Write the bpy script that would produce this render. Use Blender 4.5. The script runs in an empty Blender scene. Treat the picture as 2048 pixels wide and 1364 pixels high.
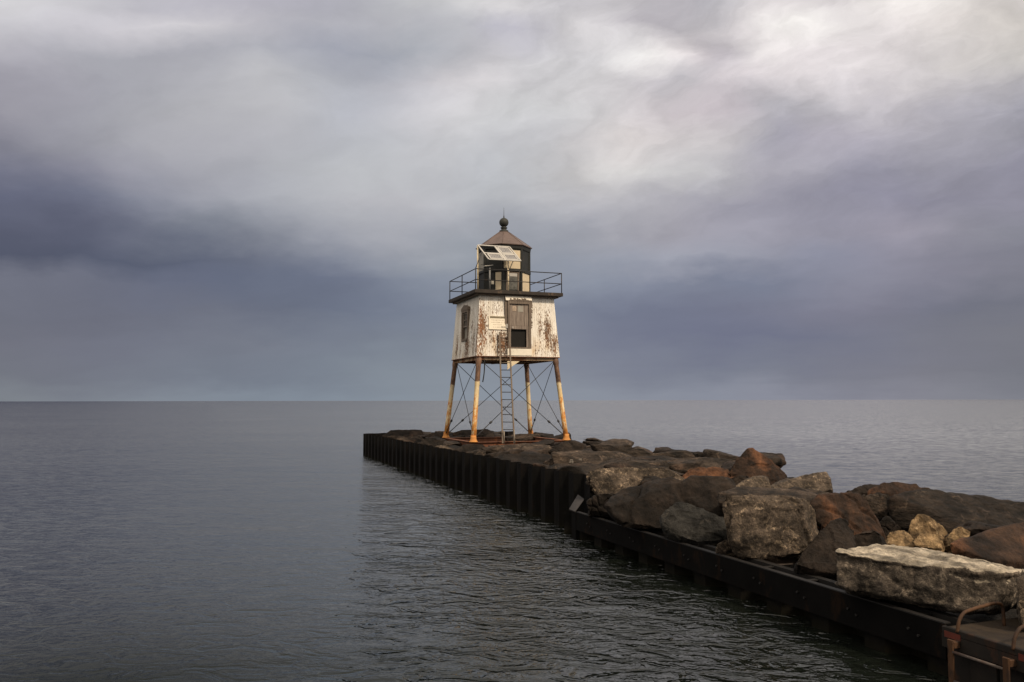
import bpy, bmesh, math, random
from mathutils import Vector, Matrix, noise as mnoise

random.seed(7)
sc = bpy.context.scene
COL = sc.collection
R = math.radians

# ------------------------------------------------------------------ camera
F_PX, W_PX, H_PX = 1640.0, 2048.0, 1364.0
EYE = Vector((0.0, 0.0, 3.0))
PITCH, ROLL = R(4.14), R(-0.11)
cam_d = bpy.data.cameras.new("camera")
cam = bpy.data.objects.new("camera", cam_d)
COL.objects.link(cam)
cam_d.sensor_width = 36.0
cam_d.lens = 36.0 * F_PX / W_PX
cam_d.clip_start = 0.1
cam_d.clip_end = 60000
CAM_ROT = Matrix.Rotation(R(90) + PITCH, 3, 'X') @ Matrix.Rotation(ROLL, 3, 'Z')
cam.matrix_world = Matrix.Translation(EYE) @ CAM_ROT.to_4x4()
sc.camera = cam
sc.render.resolution_x, sc.render.resolution_y = 1024, 682

# ------------------------------------------------------------------ render / exposure
sc.view_settings.view_transform = 'Standard'
sc.view_settings.look = 'None'
sc.view_settings.exposure = 0.0
sc.view_settings.gamma = 1.0
sc.view_settings.use_curve_mapping = False
sc.render.engine = 'CYCLES'
sc.cycles.use_denoising = True
sc.cycles.max_bounces = 6
sc.cycles.caustics_reflective = False
sc.cycles.caustics_refractive = False
sc.cycles.sample_clamp_indirect = 4.0
sc.cycles.sample_clamp_direct = 2.5

# ------------------------------------------------------------------ node helper
class NT:
    def __init__(s, tree):
        s.t = tree
        s.n = tree.nodes
        s.l = tree.links
    def node(s, typ, **kw):
        n = s.n.new(typ)
        for k, v in kw.items():
            setattr(n, k, v)
        return n
    def put(s, sock, v):
        if v is None:
            return
        if isinstance(v, bpy.types.NodeSocket):
            s.l.new(v, sock)
        elif isinstance(v, (tuple, list)) and len(v) == 3 and sock.type == 'RGBA':
            sock.default_value = (*v, 1.0)
        else:
            sock.default_value = v
    def math(s, op, a, b=None, c=None, clamp=False):
        n = s.node('ShaderNodeMath', operation=op, use_clamp=clamp)
        for i, v in enumerate((a, b, c)):
            s.put(n.inputs[i], v)
        return n.outputs[0]
    def vmath(s, op, a, b=None, scale=None):
        n = s.node('ShaderNodeVectorMath', operation=op)
        s.put(n.inputs[0], a)
        s.put(n.inputs[1], b)
        if scale is not None:
            s.put(n.inputs['Scale'], scale)
        return n.outputs[0]
    def mix(s, fac, a, b, blend='MIX'):
        n = s.node('ShaderNodeMix', data_type='RGBA', blend_type=blend)
        n.clamp_factor = True
        s.put(n.inputs[0], fac)
        s.put(n.inputs[6], a)
        s.put(n.inputs[7], b)
        return n.outputs[2]
    def mapr(s, v, a, b, c=0.0, d=1.0, smooth=False):
        n = s.node('ShaderNodeMapRange', interpolation_type='SMOOTHSTEP' if smooth else 'LINEAR')
        for i, x in enumerate((v, a, b, c, d)):
            s.put(n.inputs[i], x)
        return n.outputs[0]
    def noise(s, vec, scale, detail=4.0, rough=0.55, dist=0.0, out=0, lac=2.0):
        n = s.node('ShaderNodeTexNoise')
        s.put(n.inputs['Vector'], vec)
        n.inputs['Scale'].default_value = scale
        n.inputs['Detail'].default_value = detail
        n.inputs['Roughness'].default_value = rough
        n.inputs['Lacunarity'].default_value = lac
        n.inputs['Distortion'].default_value = dist
        return n.outputs[out]
    def voronoi(s, vec, scale, feature='F1', rnd=1.0):
        n = s.node('ShaderNodeTexVoronoi', feature=feature)
        s.put(n.inputs['Vector'], vec)
        n.inputs['Scale'].default_value = scale
        n.inputs['Randomness'].default_value = rnd
        return n.outputs['Distance']
    def sep(s, vec):
        n = s.node('ShaderNodeSeparateXYZ')
        s.put(n.inputs[0], vec)
        return n.outputs
    def comb(s, x, y, z):
        n = s.node('ShaderNodeCombineXYZ')
        for i, v in enumerate((x, y, z)):
            s.put(n.inputs[i], v)
        return n.outputs[0]
    def bump(s, height, strength=1.0, dist=0.01, normal=None):
        n = s.node('ShaderNodeBump')
        n.inputs['Strength'].default_value = strength
        n.inputs['Distance'].default_value = dist
        s.put(n.inputs['Height'], height)
        s.put(n.inputs['Normal'], normal)
        return n.outputs[0]
    def ramp(s, fac, stops, interp='LINEAR'):
        n = s.node('ShaderNodeValToRGB')
        cr = n.color_ramp
        cr.interpolation = interp
        while len(cr.elements) > 1:
            cr.elements.remove(cr.elements[-1])
        for i, (p, c) in enumerate(stops):
            e = cr.elements[0] if i == 0 else cr.elements.new(p)
            e.position = p
            e.color = (*c, 1.0)
        s.put(n.inputs[0], fac)
        return n.outputs[0]

def lin(c):
    c = c / 255.0
    return c / 12.92 if c <= 0.04045 else ((c + 0.055) / 1.055) ** 2.4

# ------------------------------------------------------------------ sky: overcast cloud layer over a Nishita sky
SUN_EL, SUN_AZ = R(44), R(142)          # azimuth from +Y towards +X: behind the viewer's right shoulder
sun_dir = Vector((math.sin(SUN_AZ) * math.cos(SUN_EL), math.cos(SUN_AZ) * math.cos(SUN_EL), math.sin(SUN_EL)))

# cloud brightness chart: elevation row -> (azimuth, colour) stops, written as px/py of the chart and sRGB values
SKY = {
 10: [(0,213,211,215),(250,189,187,195),(512,183,181,192),(700,176,176,185),(850,200,200,203),(1000,219,216,218),(1130,205,202,206),(1250,195,191,195),(1350,179,175,181),(1450,187,184,189),(1550,229,222,223),(1700,223,216,216),(1820,251,244,240),(2040,212,205,201)],
 50: [(0,205,203,209),(150,205,202,209),(350,205,202,207),(512,186,184,192),(700,181,181,190),(900,190,190,196),(1020,189,187,198),(1130,197,194,199),(1200,219,215,217),(1300,186,181,187),(1400,186,181,185),(1500,223,216,217),(1600,246,241,237),(1750,227,220,219),(1850,233,225,222),(2040,210,203,197)],
 110: [(0,177,175,184),(150,172,172,181),(350,172,172,181),(512,172,173,182),(680,161,164,177),(850,171,174,183),(970,188,186,191),(1080,211,209,212),(1200,219,216,218),(1300,247,243,241),(1380,225,217,218),(1440,191,184,190),(1520,240,233,232),(1650,226,218,219),(1850,217,210,209),(2040,200,195,192)],
 160: [(0,159,157,168),(200,165,165,174),(400,179,179,186),(512,187,187,192),(680,176,178,187),(850,193,191,197),(960,217,213,216),(1080,206,204,207),(1200,211,208,210),(1300,200,195,199),(1370,187,183,188),(1450,211,203,207),(1600,228,220,222),(1800,220,213,214),(2040,185,181,186)],
 220: [(0,152,150,161),(200,162,162,171),(512,188,188,193),(700,186,188,197),(900,210,208,212),(1020,205,205,207),(1200,203,200,202),(1350,206,198,201),(1440,196,187,193),(1520,184,180,187),(1650,187,183,189),(1800,190,185,192),(2040,165,163,174)],
 280: [(0,133,133,147),(200,159,159,169),(512,180,180,187),(700,186,188,195),(900,195,195,199),(1020,194,194,198),(1130,200,198,201),(1250,220,213,212),(1350,217,210,211),(1450,203,198,201),(1550,171,168,180),(1650,175,170,182),(1800,175,171,182),(2040,155,153,164)],
 340: [(0,116,118,137),(200,147,147,161),(512,173,174,182),(700,188,190,195),(900,189,190,195),(1020,188,190,195),(1150,195,193,194),(1250,214,211,210),(1400,201,199,201),(1520,178,175,184),(1650,167,164,176),(1780,147,145,161),(1900,147,145,159),(2040,143,141,157)],
 400: [(0,97,101,123),(200,120,124,142),(400,153,155,167),(600,176,178,185),(800,186,186,192),(1000,186,188,193),(1150,189,188,193),(1300,181,179,186),(1450,159,157,170),(1600,153,151,167),(1800,141,139,157),(2040,143,141,157)],
 460: [(0,89,93,114),(200,98,102,122),(400,123,128,142),(600,153,156,167),(800,168,170,179),(1000,159,162,171),(1150,159,161,171),(1350,159,157,168),(1500,159,157,171),(1700,149,147,163),(1850,154,150,165),(2040,137,137,150)],
 520: [(0,82,87,108),(200,84,90,111),(400,92,99,120),(512,108,114,132),(700,133,139,155),(850,148,154,165),(1000,150,156,167),(1200,146,151,165),(1400,157,159,173),(1550,144,146,163),(1650,139,141,160),(1800,136,135,152),(2040,127,127,141)],
 560: [(0,109,112,128),(200,106,110,128),(400,99,106,128),(512,101,109,130),(700,111,119,140),(850,133,141,157),(1100,137,145,161),(1250,131,138,157),(1400,124,130,150),(1550,121,127,148),(1700,134,135,153),(1900,131,130,146),(2040,127,127,141)],
 620: [(0,108,111,126),(200,105,108,124),(400,105,110,127),(600,102,110,130),(800,115,124,143),(1000,122,131,149),(1200,115,122,143),(1400,112,117,139),(1600,120,122,142),(1750,122,122,140),(1900,115,117,134),(2040,115,117,131)],
 680: [(0,112,114,128),(250,112,116,132),(512,117,123,138),(750,118,126,142),(1000,128,136,150),(1200,118,124,144),(1400,110,115,138),(1600,110,114,136),(1800,118,120,136),(2040,118,119,130)],
 740: [(0,112,116,128),(300,115,121,135),(600,118,127,142),(900,132,141,153),(1200,125,131,147),(1500,120,125,142),(1800,122,123,136),(2040,117,119,130)],
 795: [(0,123,129,138),(300,127,135,147),(600,127,138,152),(900,135,145,157),(1200,135,142,156),(1500,135,139,154),(1800,135,136,149),(2040,127,129,139)],
}
BACK_COL = (1.2, 1.06, 0.87)           # brighter, warmer cloud behind the viewer, round the sun
ZENITH = (0.92, 0.87, 0.83)

def build_world():
    w = bpy.data.worlds.new("World")
    sc.world = w
    w.use_nodes = True
    t = NT(w.node_tree)
    t.n.clear()
    out = t.node('ShaderNodeOutputWorld')
    bg = t.node('ShaderNodeBackground')
    bg.inputs['Strength'].default_value = 0.1
    t.l.new(bg.outputs[0], out.inputs['Surface'])
    tc = t.node('ShaderNodeTexCoord')
    d0 = t.vmath('NORMALIZE', tc.outputs['Generated'])
    # cloud-plane coordinates make streaks that flatten towards the horizon
    x0, y0, z0 = t.sep(d0)
    zz = t.math('ADD', t.math('MAXIMUM', z0, 0.0), 0.16)
    plane = t.comb(t.math('DIVIDE', x0, zz), t.math('DIVIDE', y0, zz), 0.0)
    wn = t.noise(plane, 1.3, 5.0, 0.55, 0.4, out=1)
    wv = t.vmath('SUBTRACT', wn, (0.5, 0.5, 0.5))
    wm = t.vmath('MULTIPLY', wv, (0.05, 0.0, 0.03))
    wn2 = t.noise(t.vmath('MULTIPLY', d0, (7.0, 7.0, 16.0)), 1.0, 6.0, 0.55, 0.0, out=1)
    wm2 = t.vmath('MULTIPLY', t.vmath('SUBTRACT', wn2, (0.5, 0.5, 0.5)), (0.11, 0.0, 0.075))
    d = t.vmath('NORMALIZE', t.vmath('ADD', d0, t.vmath('ADD', wm, wm2)))
    x, y, z = t.sep(d)
    az = t.math('ARCTAN2', x, y)
    azc = t.math('MINIMUM', t.math('MAXIMUM', az, -R(45)), R(45))
    hor = t.math('SQRT', t.math('MAXIMUM', t.math('SUBTRACT', 1.0, t.math('MULTIPLY', z, z)), 1e-4))
    el = t.math('ARCTAN2', z, t.math('MULTIPLY', hor, t.math('COSINE', azc)))   # elevation measured against the cloud front ahead
    u = t.mapr(az, -R(34), R(34), 0.0, 1.0)
    rows = sorted(SKY.items())
    prev = None
    items = []
    for py, stops in rows:
        e = math.atan((H_PX / 2 - py) / F_PX) + PITCH
        rs = []
        for s in stops:
            a = math.atan((s[0] - W_PX / 2) / F_PX)
            rs.append(((a + R(34)) / R(68), tuple(lin(c) for c in s[1:])))
        items.append((e, t.ramp(u, rs, 'CARDINAL' if len(rs) > 2 else 'LINEAR')))
    items.reverse()                                        # from the horizon upwards
    colr = items[0][1]
    for (e0, _), (e1, c1) in zip(items[:-1], items[1:]):
        f = t.mapr(el, e0, e1, 0.0, 1.0, smooth=False)
        colr = t.mix(f, colr, c1)
    # up to the zenith
    colr = t.mix(t.mapr(el, R(28), R(55), 0, 1, True), colr, ZENITH)
    # fine cloud texture, streaks running obliquely
    rot = t.node('ShaderNodeVectorRotate', rotation_type='Z_AXIS')
    t.put(rot.inputs['Vector'], plane)
    rot.inputs['Angle'].default_value = R(28)
    pst = t.vmath('MULTIPLY', rot.outputs[0], (0.9, 2.2, 1.0))
    n1 = t.math('ADD', 0.25, t.math('MULTIPLY', t.noise(pst, 1.6, 7.0, 0.56, 0.6), 0.5))
    amp = t.mapr(el, R(1), R(20), 0.12, 0.42)
    ca, sa = math.cos(R(24)), math.sin(R(24))
    al = t.math('ADD', t.math('MULTIPLY', az, ca), t.math('MULTIPLY', el, sa))
    ac = t.math('SUBTRACT', t.math('MULTIPLY', el, ca), t.math('MULTIPLY', az, sa))
    wsp = t.comb(t.math('MULTIPLY', al, 7.0), t.math('MULTIPLY', ac, 19.0), 0.0)
    n2 = t.noise(wsp, 1.0, 9.0, 0.60, 0.4)
    wa = t.math('MULTIPLY', t.mapr(az, R(-12), R(10), 0.10, 0.95, True), t.mapr(el, R(4), R(14), 0.25, 1.0, True))
    n1 = t.math('ADD', n1, t.math('MULTIPLY', t.math('SUBTRACT', n2, 0.5), wa))
    k = t.math('ADD', 1.0, t.math('MULTIPLY', amp, t.math('SUBTRACT', n1, 0.5)))
    n3 = t.noise(t.comb(t.math('MULTIPLY', az, 8.0), t.math('MULTIPLY', el, 15.0), 3.0), 1.0, 7.0, 0.58, 0.5)
    k = t.math('ADD', k, t.math('MULTIPLY', t.math('MULTIPLY', amp, 0.8), t.math('SUBTRACT', n3, 0.5)))
    # crisp torn edges in the bright part of the cloud
    ws2 = t.comb(t.math('MULTIPLY', al, 15.0), t.math('MULTIPLY', ac, 34.0), 7.0)
    n4 = t.mapr(t.noise(ws2, 1.0, 10.0, 0.62, 0.25), 0.33, 0.67, -0.5, 0.5)
    k = t.math('ADD', k, t.math('MULTIPLY', t.math('MULTIPLY', wa, t.mapr(el, R(9), R(20), 0.03, 0.20)), n4))
    colr = t.mix(1.0, colr, t.comb(k, k, k), 'MULTIPLY')
    hs = t.node('ShaderNodeHueSaturation')
    hs.inputs['Saturation'].default_value = 0.88
    t.put(hs.inputs['Color'], colr)
    colr = hs.outputs['Color']
    # behind the viewer the cloud thins round the sun
    az0 = t.math('ARCTAN2', x0, y0)
    fb = t.mapr(t.math('ABSOLUTE', az0), R(48), R(98), 0, 1, True)
    colr = t.mix(t.math('MULTIPLY', fb, t.mapr(z0, 0.08, 0.5, 0.25, 1.0, True)), colr, BACK_COL)
    sky = t.node('ShaderNodeTexSky', sky_type='NISHITA')
    sky.sun_disc = False
    sky.sun_elevation = SUN_EL
    sky.sun_rotation = SUN_AZ
    sky.air_density = 1.0
    sky.dust_density = 2.0
    c10 = t.vmath('SCALE', colr, scale=10.0 * 0.985)
    colr = t.vmath('ADD', c10, t.vmath('SCALE', sky.outputs[0], scale=0.008))
    t.l.new(colr, bg.inputs['Color'])

build_world()

sun_d = bpy.data.lights.new("sun", 'SUN')
sun_d.energy = 3.2
sun_d.angle = R(7)
sun_d.color = (1.0, 0.83, 0.62)
sun = bpy.data.objects.new("sun", sun_d)
COL.objects.link(sun)
sun.rotation_euler = (-sun_dir).to_track_quat('-Z', 'Y').to_euler()
sun.location = (10, -20, 30)

# ------------------------------------------------------------------ placement helpers
def ray(px, py):
    v = CAM_ROT @ Vector(((px - W_PX / 2) / F_PX, (H_PX / 2 - py) / F_PX, -1.0))
    return v / v.y
def at(px, py, depth):
    """point of the place seen at px,py, `depth` metres out along +Y"""
    return EYE + ray(px, py) * depth
def at_z(px, py, z):
    r = ray(px, py)
    return EYE + r * ((z - EYE.z) / r.z)

TH = math.atan2(0.368, 1.0)                       # the breakwater runs away to the left
AX_A = Vector((-math.sin(TH), math.cos(TH), 0))   # along the breakwater, outwards
AX_B = Vector((math.cos(TH), math.sin(TH), 0))    # across it, to the right
ORG = Vector((1.45, 18.9, 0))
def W(s, t, z):
    return ORG + AX_A * s + AX_B * t + Vector((0, 0, z))

# ------------------------------------------------------------------ object helpers
def link(name, bm, mat=None, parent=None, loc=None, rotz=0.0, smooth=False):
    me = bpy.data.meshes.new(name)
    bm.normal_update()
    bm.to_mesh(me)
    bm.free()
    o = bpy.data.objects.new(name, me)
    COL.objects.link(o)
    if mat is not None:
        for m in (mat if isinstance(mat, (list, tuple)) else [mat]):
            me.materials.append(m)
    if smooth:
        for p in me.polygons:
            p.use_smooth = True
    if parent is not None:
        o.parent = parent
    if loc is not None:
        o.location = loc
    o.rotation_euler.z = rotz
    return o
def tag(o, label=None, cat=None, group=None, kind=None):
    if label: o['label'] = label
    if cat: o['category'] = cat
    if group: o['group'] = group
    if kind: o['kind'] = kind
    return o
def thing(name, label, cat, loc=(0, 0, 0), rotz=0.0, group=None):
    o = bpy.data.objects.new(name, None)
    COL.objects.link(o)
    o.location = loc
    o.rotation_euler.z = rotz
    o.empty_display_size = 0.3
    return tag(o, label, cat, group)

def box(bm, lo, hi, mat_index=0, M=None, bev=0.0):
    (x0, y0, z0), (x1, y1, z1) = lo, hi
    b = bmesh.new()
    r = bmesh.ops.create_cube(b, size=1.0)
    for v in b.verts:
        v.co = Vector(((x0 + x1) / 2 + v.co.x * (x1 - x0), (y0 + y1) / 2 + v.co.y * (y1 - y0), (z0 + z1) / 2 + v.co.z * (z1 - z0)))
    if bev > 0:
        bmesh.ops.bevel(b, geom=list(b.edges), offset=bev, segments=1, affect='EDGES', profile=0.5)
    merge(bm, b, mat_index, M)
def merge(bm, b, mat_index=0, M=None):
    mp = {}
    for v in b.verts:
        mp[v] = bm.verts.new(M @ v.co if M is not None else v.co)
    for f in b.faces:
        try:
            nf = bm.faces.new([mp[v] for v in f.verts])
            nf.material_index = mat_index
            nf.smooth = f.smooth
        except ValueError:
            pass
    b.free()
def tube(bm, pts, rad, seg=10, mat_index=0, caps=True, smooth=True):
    """swept tube through pts; rad is a number or one per point"""
    pts = [Vector(p) for p in pts]
    n = len(pts)
    rads = rad if isinstance(rad, (list, tuple)) else [rad] * n
    rings = []
    ref = None
    for i, p in enumerate(pts):
        a = pts[max(i - 1, 0)]
        c = pts[min(i + 1, n - 1)]
        d = (c - a).normalized()
        if ref is None:
            ref = Vector((0, 0, 1)) if abs(d.z) < 0.9 else Vector((1, 0, 0))
        s = d.cross(ref).normalized()
        q = s.cross(d).normalized()
        ref = q
        rings.append([bm.verts.new(p + (s * math.cos(k * 2 * math.pi / seg) + q * math.sin(k * 2 * math.pi / seg)) * rads[i]) for k in range(seg)])
    for r0, r1 in zip(rings[:-1], rings[1:]):
        for k in range(seg):
            f = bm.faces.new((r0[k], r1[k], r1[(k + 1) % seg], r0[(k + 1) % seg]))
            f.material_index = mat_index
            f.smooth = smooth
    if caps:
        for r, rev in ((rings[0], False), (rings[-1], True)):
            f = bm.faces.new(r if not rev else list(reversed(r)))
            f.material_index = mat_index
def lathe(bm, prof, seg=24, c=(0, 0, 0), phase=0.0, smooth=True, mat_index=0, cap=True):
    rings = []
    for r, z in prof:
        rings.append([bm.verts.new((c[0] + r * math.cos(phase + k * 2 * math.pi / seg), c[1] + r * math.sin(phase + k * 2 * math.pi / seg), c[2] + z)) for k in range(seg)])
    for r0, r1 in zip(rings[:-1], rings[1:]):
        for k in range(seg):
            f = bm.faces.new((r0[k], r0[(k + 1) % seg], r1[(k + 1) % seg], r1[k]))
            f.smooth = smooth
            f.material_index = mat_index
    if cap:
        bm.faces.new(list(reversed(rings[0])))
        bm.faces.new(rings[-1])
def hexa(bm, v8, mat_index=0):
    """eight corners: bottom ring then top ring"""
    v = [bm.verts.new(p) for p in v8]
    for q in ((3, 2, 1, 0), (4, 5, 6, 7), (0, 1, 5, 4), (1, 2, 6, 5), (2, 3, 7, 6), (3, 0, 4, 7)):
        f = bm.faces.new([v[i] for i in q])
        f.material_index = mat_index

# ------------------------------------------------------------------ materials
def material(name):
    m = bpy.data.materials.new(name)
    m.use_nodes = True
    t = NT(m.node_tree)
    t.n.clear()
    out = t.node('ShaderNodeOutputMaterial')
    b = t.node('ShaderNodeBsdfPrincipled')
    t.l.new(b.outputs[0], out.inputs['Surface'])
    return m, t, b
def set_in(t, b, **kw):
    names = dict(color='Base Color', rough='Roughness', metal='Metallic', normal='Normal', ior='IOR', spec='Specular IOR Level')
    for k, v in kw.items():
        t.put(b.inputs[names[k]], v)

def obj_coords(t, jitter=True):
    tc = t.node('ShaderNodeTexCoord')
    v = tc.outputs['Object']
    if jitter:
        oi = t.node('ShaderNodeObjectInfo')
        v = t.vmath('ADD', v, t.vmath('SCALE', t.comb(oi.outputs['Random'], t.math('MULTIPLY', oi.outputs['Random'], 7.3), t.math('MULTIPLY', oi.outputs['Random'], 3.1)), scale=19.0))
    return v, tc.outputs['Object']

def mat_plain(name, col, rough=0.6, metal=0.0, var=0.25, scale=4.0, bumpd=0.004, rust=None, rust_amt=0.5, rust_scale=3.0, spec=0.3):
    m, t, b = material(name)
    v, _ = obj_coords(t)
    n = t.noise(v, scale, 6, 0.6)
    f = t.mapr(n, 0.3, 0.7)
    c0 = tuple(x * (1 - var) for x in col)
    c1 = tuple(min(1, x * (1 + var)) for x in col)
    c = t.mix(f, c0, c1)
    if rust:
        rn = t.noise(t.vmath('MULTIPLY', v, (1, 1, 0.5)), rust_scale, 8, 0.68)
        rf = t.mapr(rn, 1.0 - rust_amt, 1.0 - rust_amt + 0.08)
        c = t.mix(rf, c, rust)
    set_in(t, b, color=c, rough=rough, metal=metal, spec=spec, normal=t.bump(t.noise(v, scale * 8, 5, 0.6), 0.6, bumpd))
    return m

def mat_rock(name, dark, light, vein=None, vein_amt=0.5, tint=None, tint_amt=0.5, scale=1.0, rough=0.92, bumpd=0.03, top=None, layered=False, spread=0.12):
    m, t, b = material(name)
    v, raw = obj_coords(t)
    vs = t.vmath('MULTIPLY', v, (1, 1, 2.6)) if layered else v
    big = t.noise(vs, 1.3 * scale, 6, 0.6, 0.3)
    med = t.noise(vs, 5.5 * scale, 8, 0.66)
    fine = t.noise(v, 38 * scale, 5, 0.65)
    grit = t.noise(vs, 15 * scale, 7, 0.7)
    c = t.mix(t.mapr(t.math('ADD', t.math('MULTIPLY', big, 0.6), t.math('MULTIPLY', med, 0.4)), 0.36, 0.66), dark, light)
    if tint:
        tf = t.mapr(t.noise(vs, 0.9 * scale, 4, 0.6, 0.5), 1.02 - tint_amt, 1.17 - tint_amt, 0, 0.85)
        c = t.mix(tf, c, tint)
    if vein:
        warp = t.vmath('ADD', v, t.vmath('SCALE', t.noise(v, 2.2 * scale, 5, 0.6, out=1), scale=0.9))
        ve = t.voronoi(warp, 1.25 * scale, 'DISTANCE_TO_EDGE')
        thin = t.mapr(ve, 0.0, 0.03, 1.0, 0.0)
        brk = t.mapr(t.noise(v, 3.0 * scale, 6, 0.7), 0.46, 0.58)
        vm = t.math('MULTIPLY', thin, brk)
        patch = t.mapr(t.noise(v, 13.0 * scale, 9, 0.78, 0.35), 1.07 - vein_amt, 1.30 - vein_amt)
        c = t.mix(t.math('MAXIMUM', t.math('MULTIPLY', vm, 0.8), t.math('MULTIPLY', patch, 0.75), clamp=True), c, vein)
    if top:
        nz = t.sep(t.node('ShaderNodeNewGeometry').outputs['Normal'])[2]     # paler colour where the surface faces up
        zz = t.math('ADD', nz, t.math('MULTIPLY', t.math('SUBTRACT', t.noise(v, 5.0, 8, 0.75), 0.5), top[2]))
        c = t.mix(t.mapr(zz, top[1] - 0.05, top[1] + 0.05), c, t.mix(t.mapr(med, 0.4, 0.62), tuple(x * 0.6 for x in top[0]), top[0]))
    oi = t.node('ShaderNodeObjectInfo')
    kr = t.mapr(oi.outputs['Random'], 0.0, 1.0, 1.0 - spread, 1.0 + 1.3 * spread)
    c = t.mix(1.0, c, t.comb(kr, kr, kr), 'MULTIPLY')
    kk = t.math('MULTIPLY', t.math('MULTIPLY', t.mapr(grit, 0.34, 0.66, 0.62, 1.3), t.mapr(fine, 0.32, 0.68, 0.80, 1.16)), t.mapr(t.noise(vs, 2.6 * scale, 4, 0.55, 0.8), 0.36, 0.62, 0.45, 1.4))
    c = t.mix(1.0, c, t.comb(kk, kk, kk), 'MULTIPLY')
    crack = t.math('MINIMUM', t.math('MULTIPLY', t.voronoi(t.vmath('ADD', vs, t.vmath('SCALE', t.noise(v, 1.5, 4, out=1), scale=0.7)), 0.9 * scale, 'DISTANCE_TO_EDGE'), 12.0), 1.0)
    h = t.math('ADD', t.math('MULTIPLY', med, 1.0), t.math('ADD', t.math('MULTIPLY', grit, 0.5), t.math('ADD', t.math('MULTIPLY', fine, 0.22), t.math('MULTIPLY', crack, 0.16))))
    set_in(t, b, color=c, rough=rough, spec=0.25, normal=t.bump(h, 1.0, bumpd * 2.6))
    return m

def streaks(t, raw, sx=9.0, sz=1.1, detail=7):
    """vertical peeling pattern in a wall's own coordinates"""
    return t.noise(t.vmath('MULTIPLY', raw, (sx, sx, sz)), 1.0, detail, 0.68, 0.15)

def blob(t, axis, z, cu, cz, wu, wz):
    a = t.math('POWER', t.math('DIVIDE', t.math('SUBTRACT', axis, cu), wu), 2.0)
    c = t.math('POWER', t.math('DIVIDE', t.math('SUBTRACT', z, cz), wz), 2.0)
    return t.math('EXPONENT', t.math('MULTIPLY', t.math('ADD', a, c), -1.0))

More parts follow.
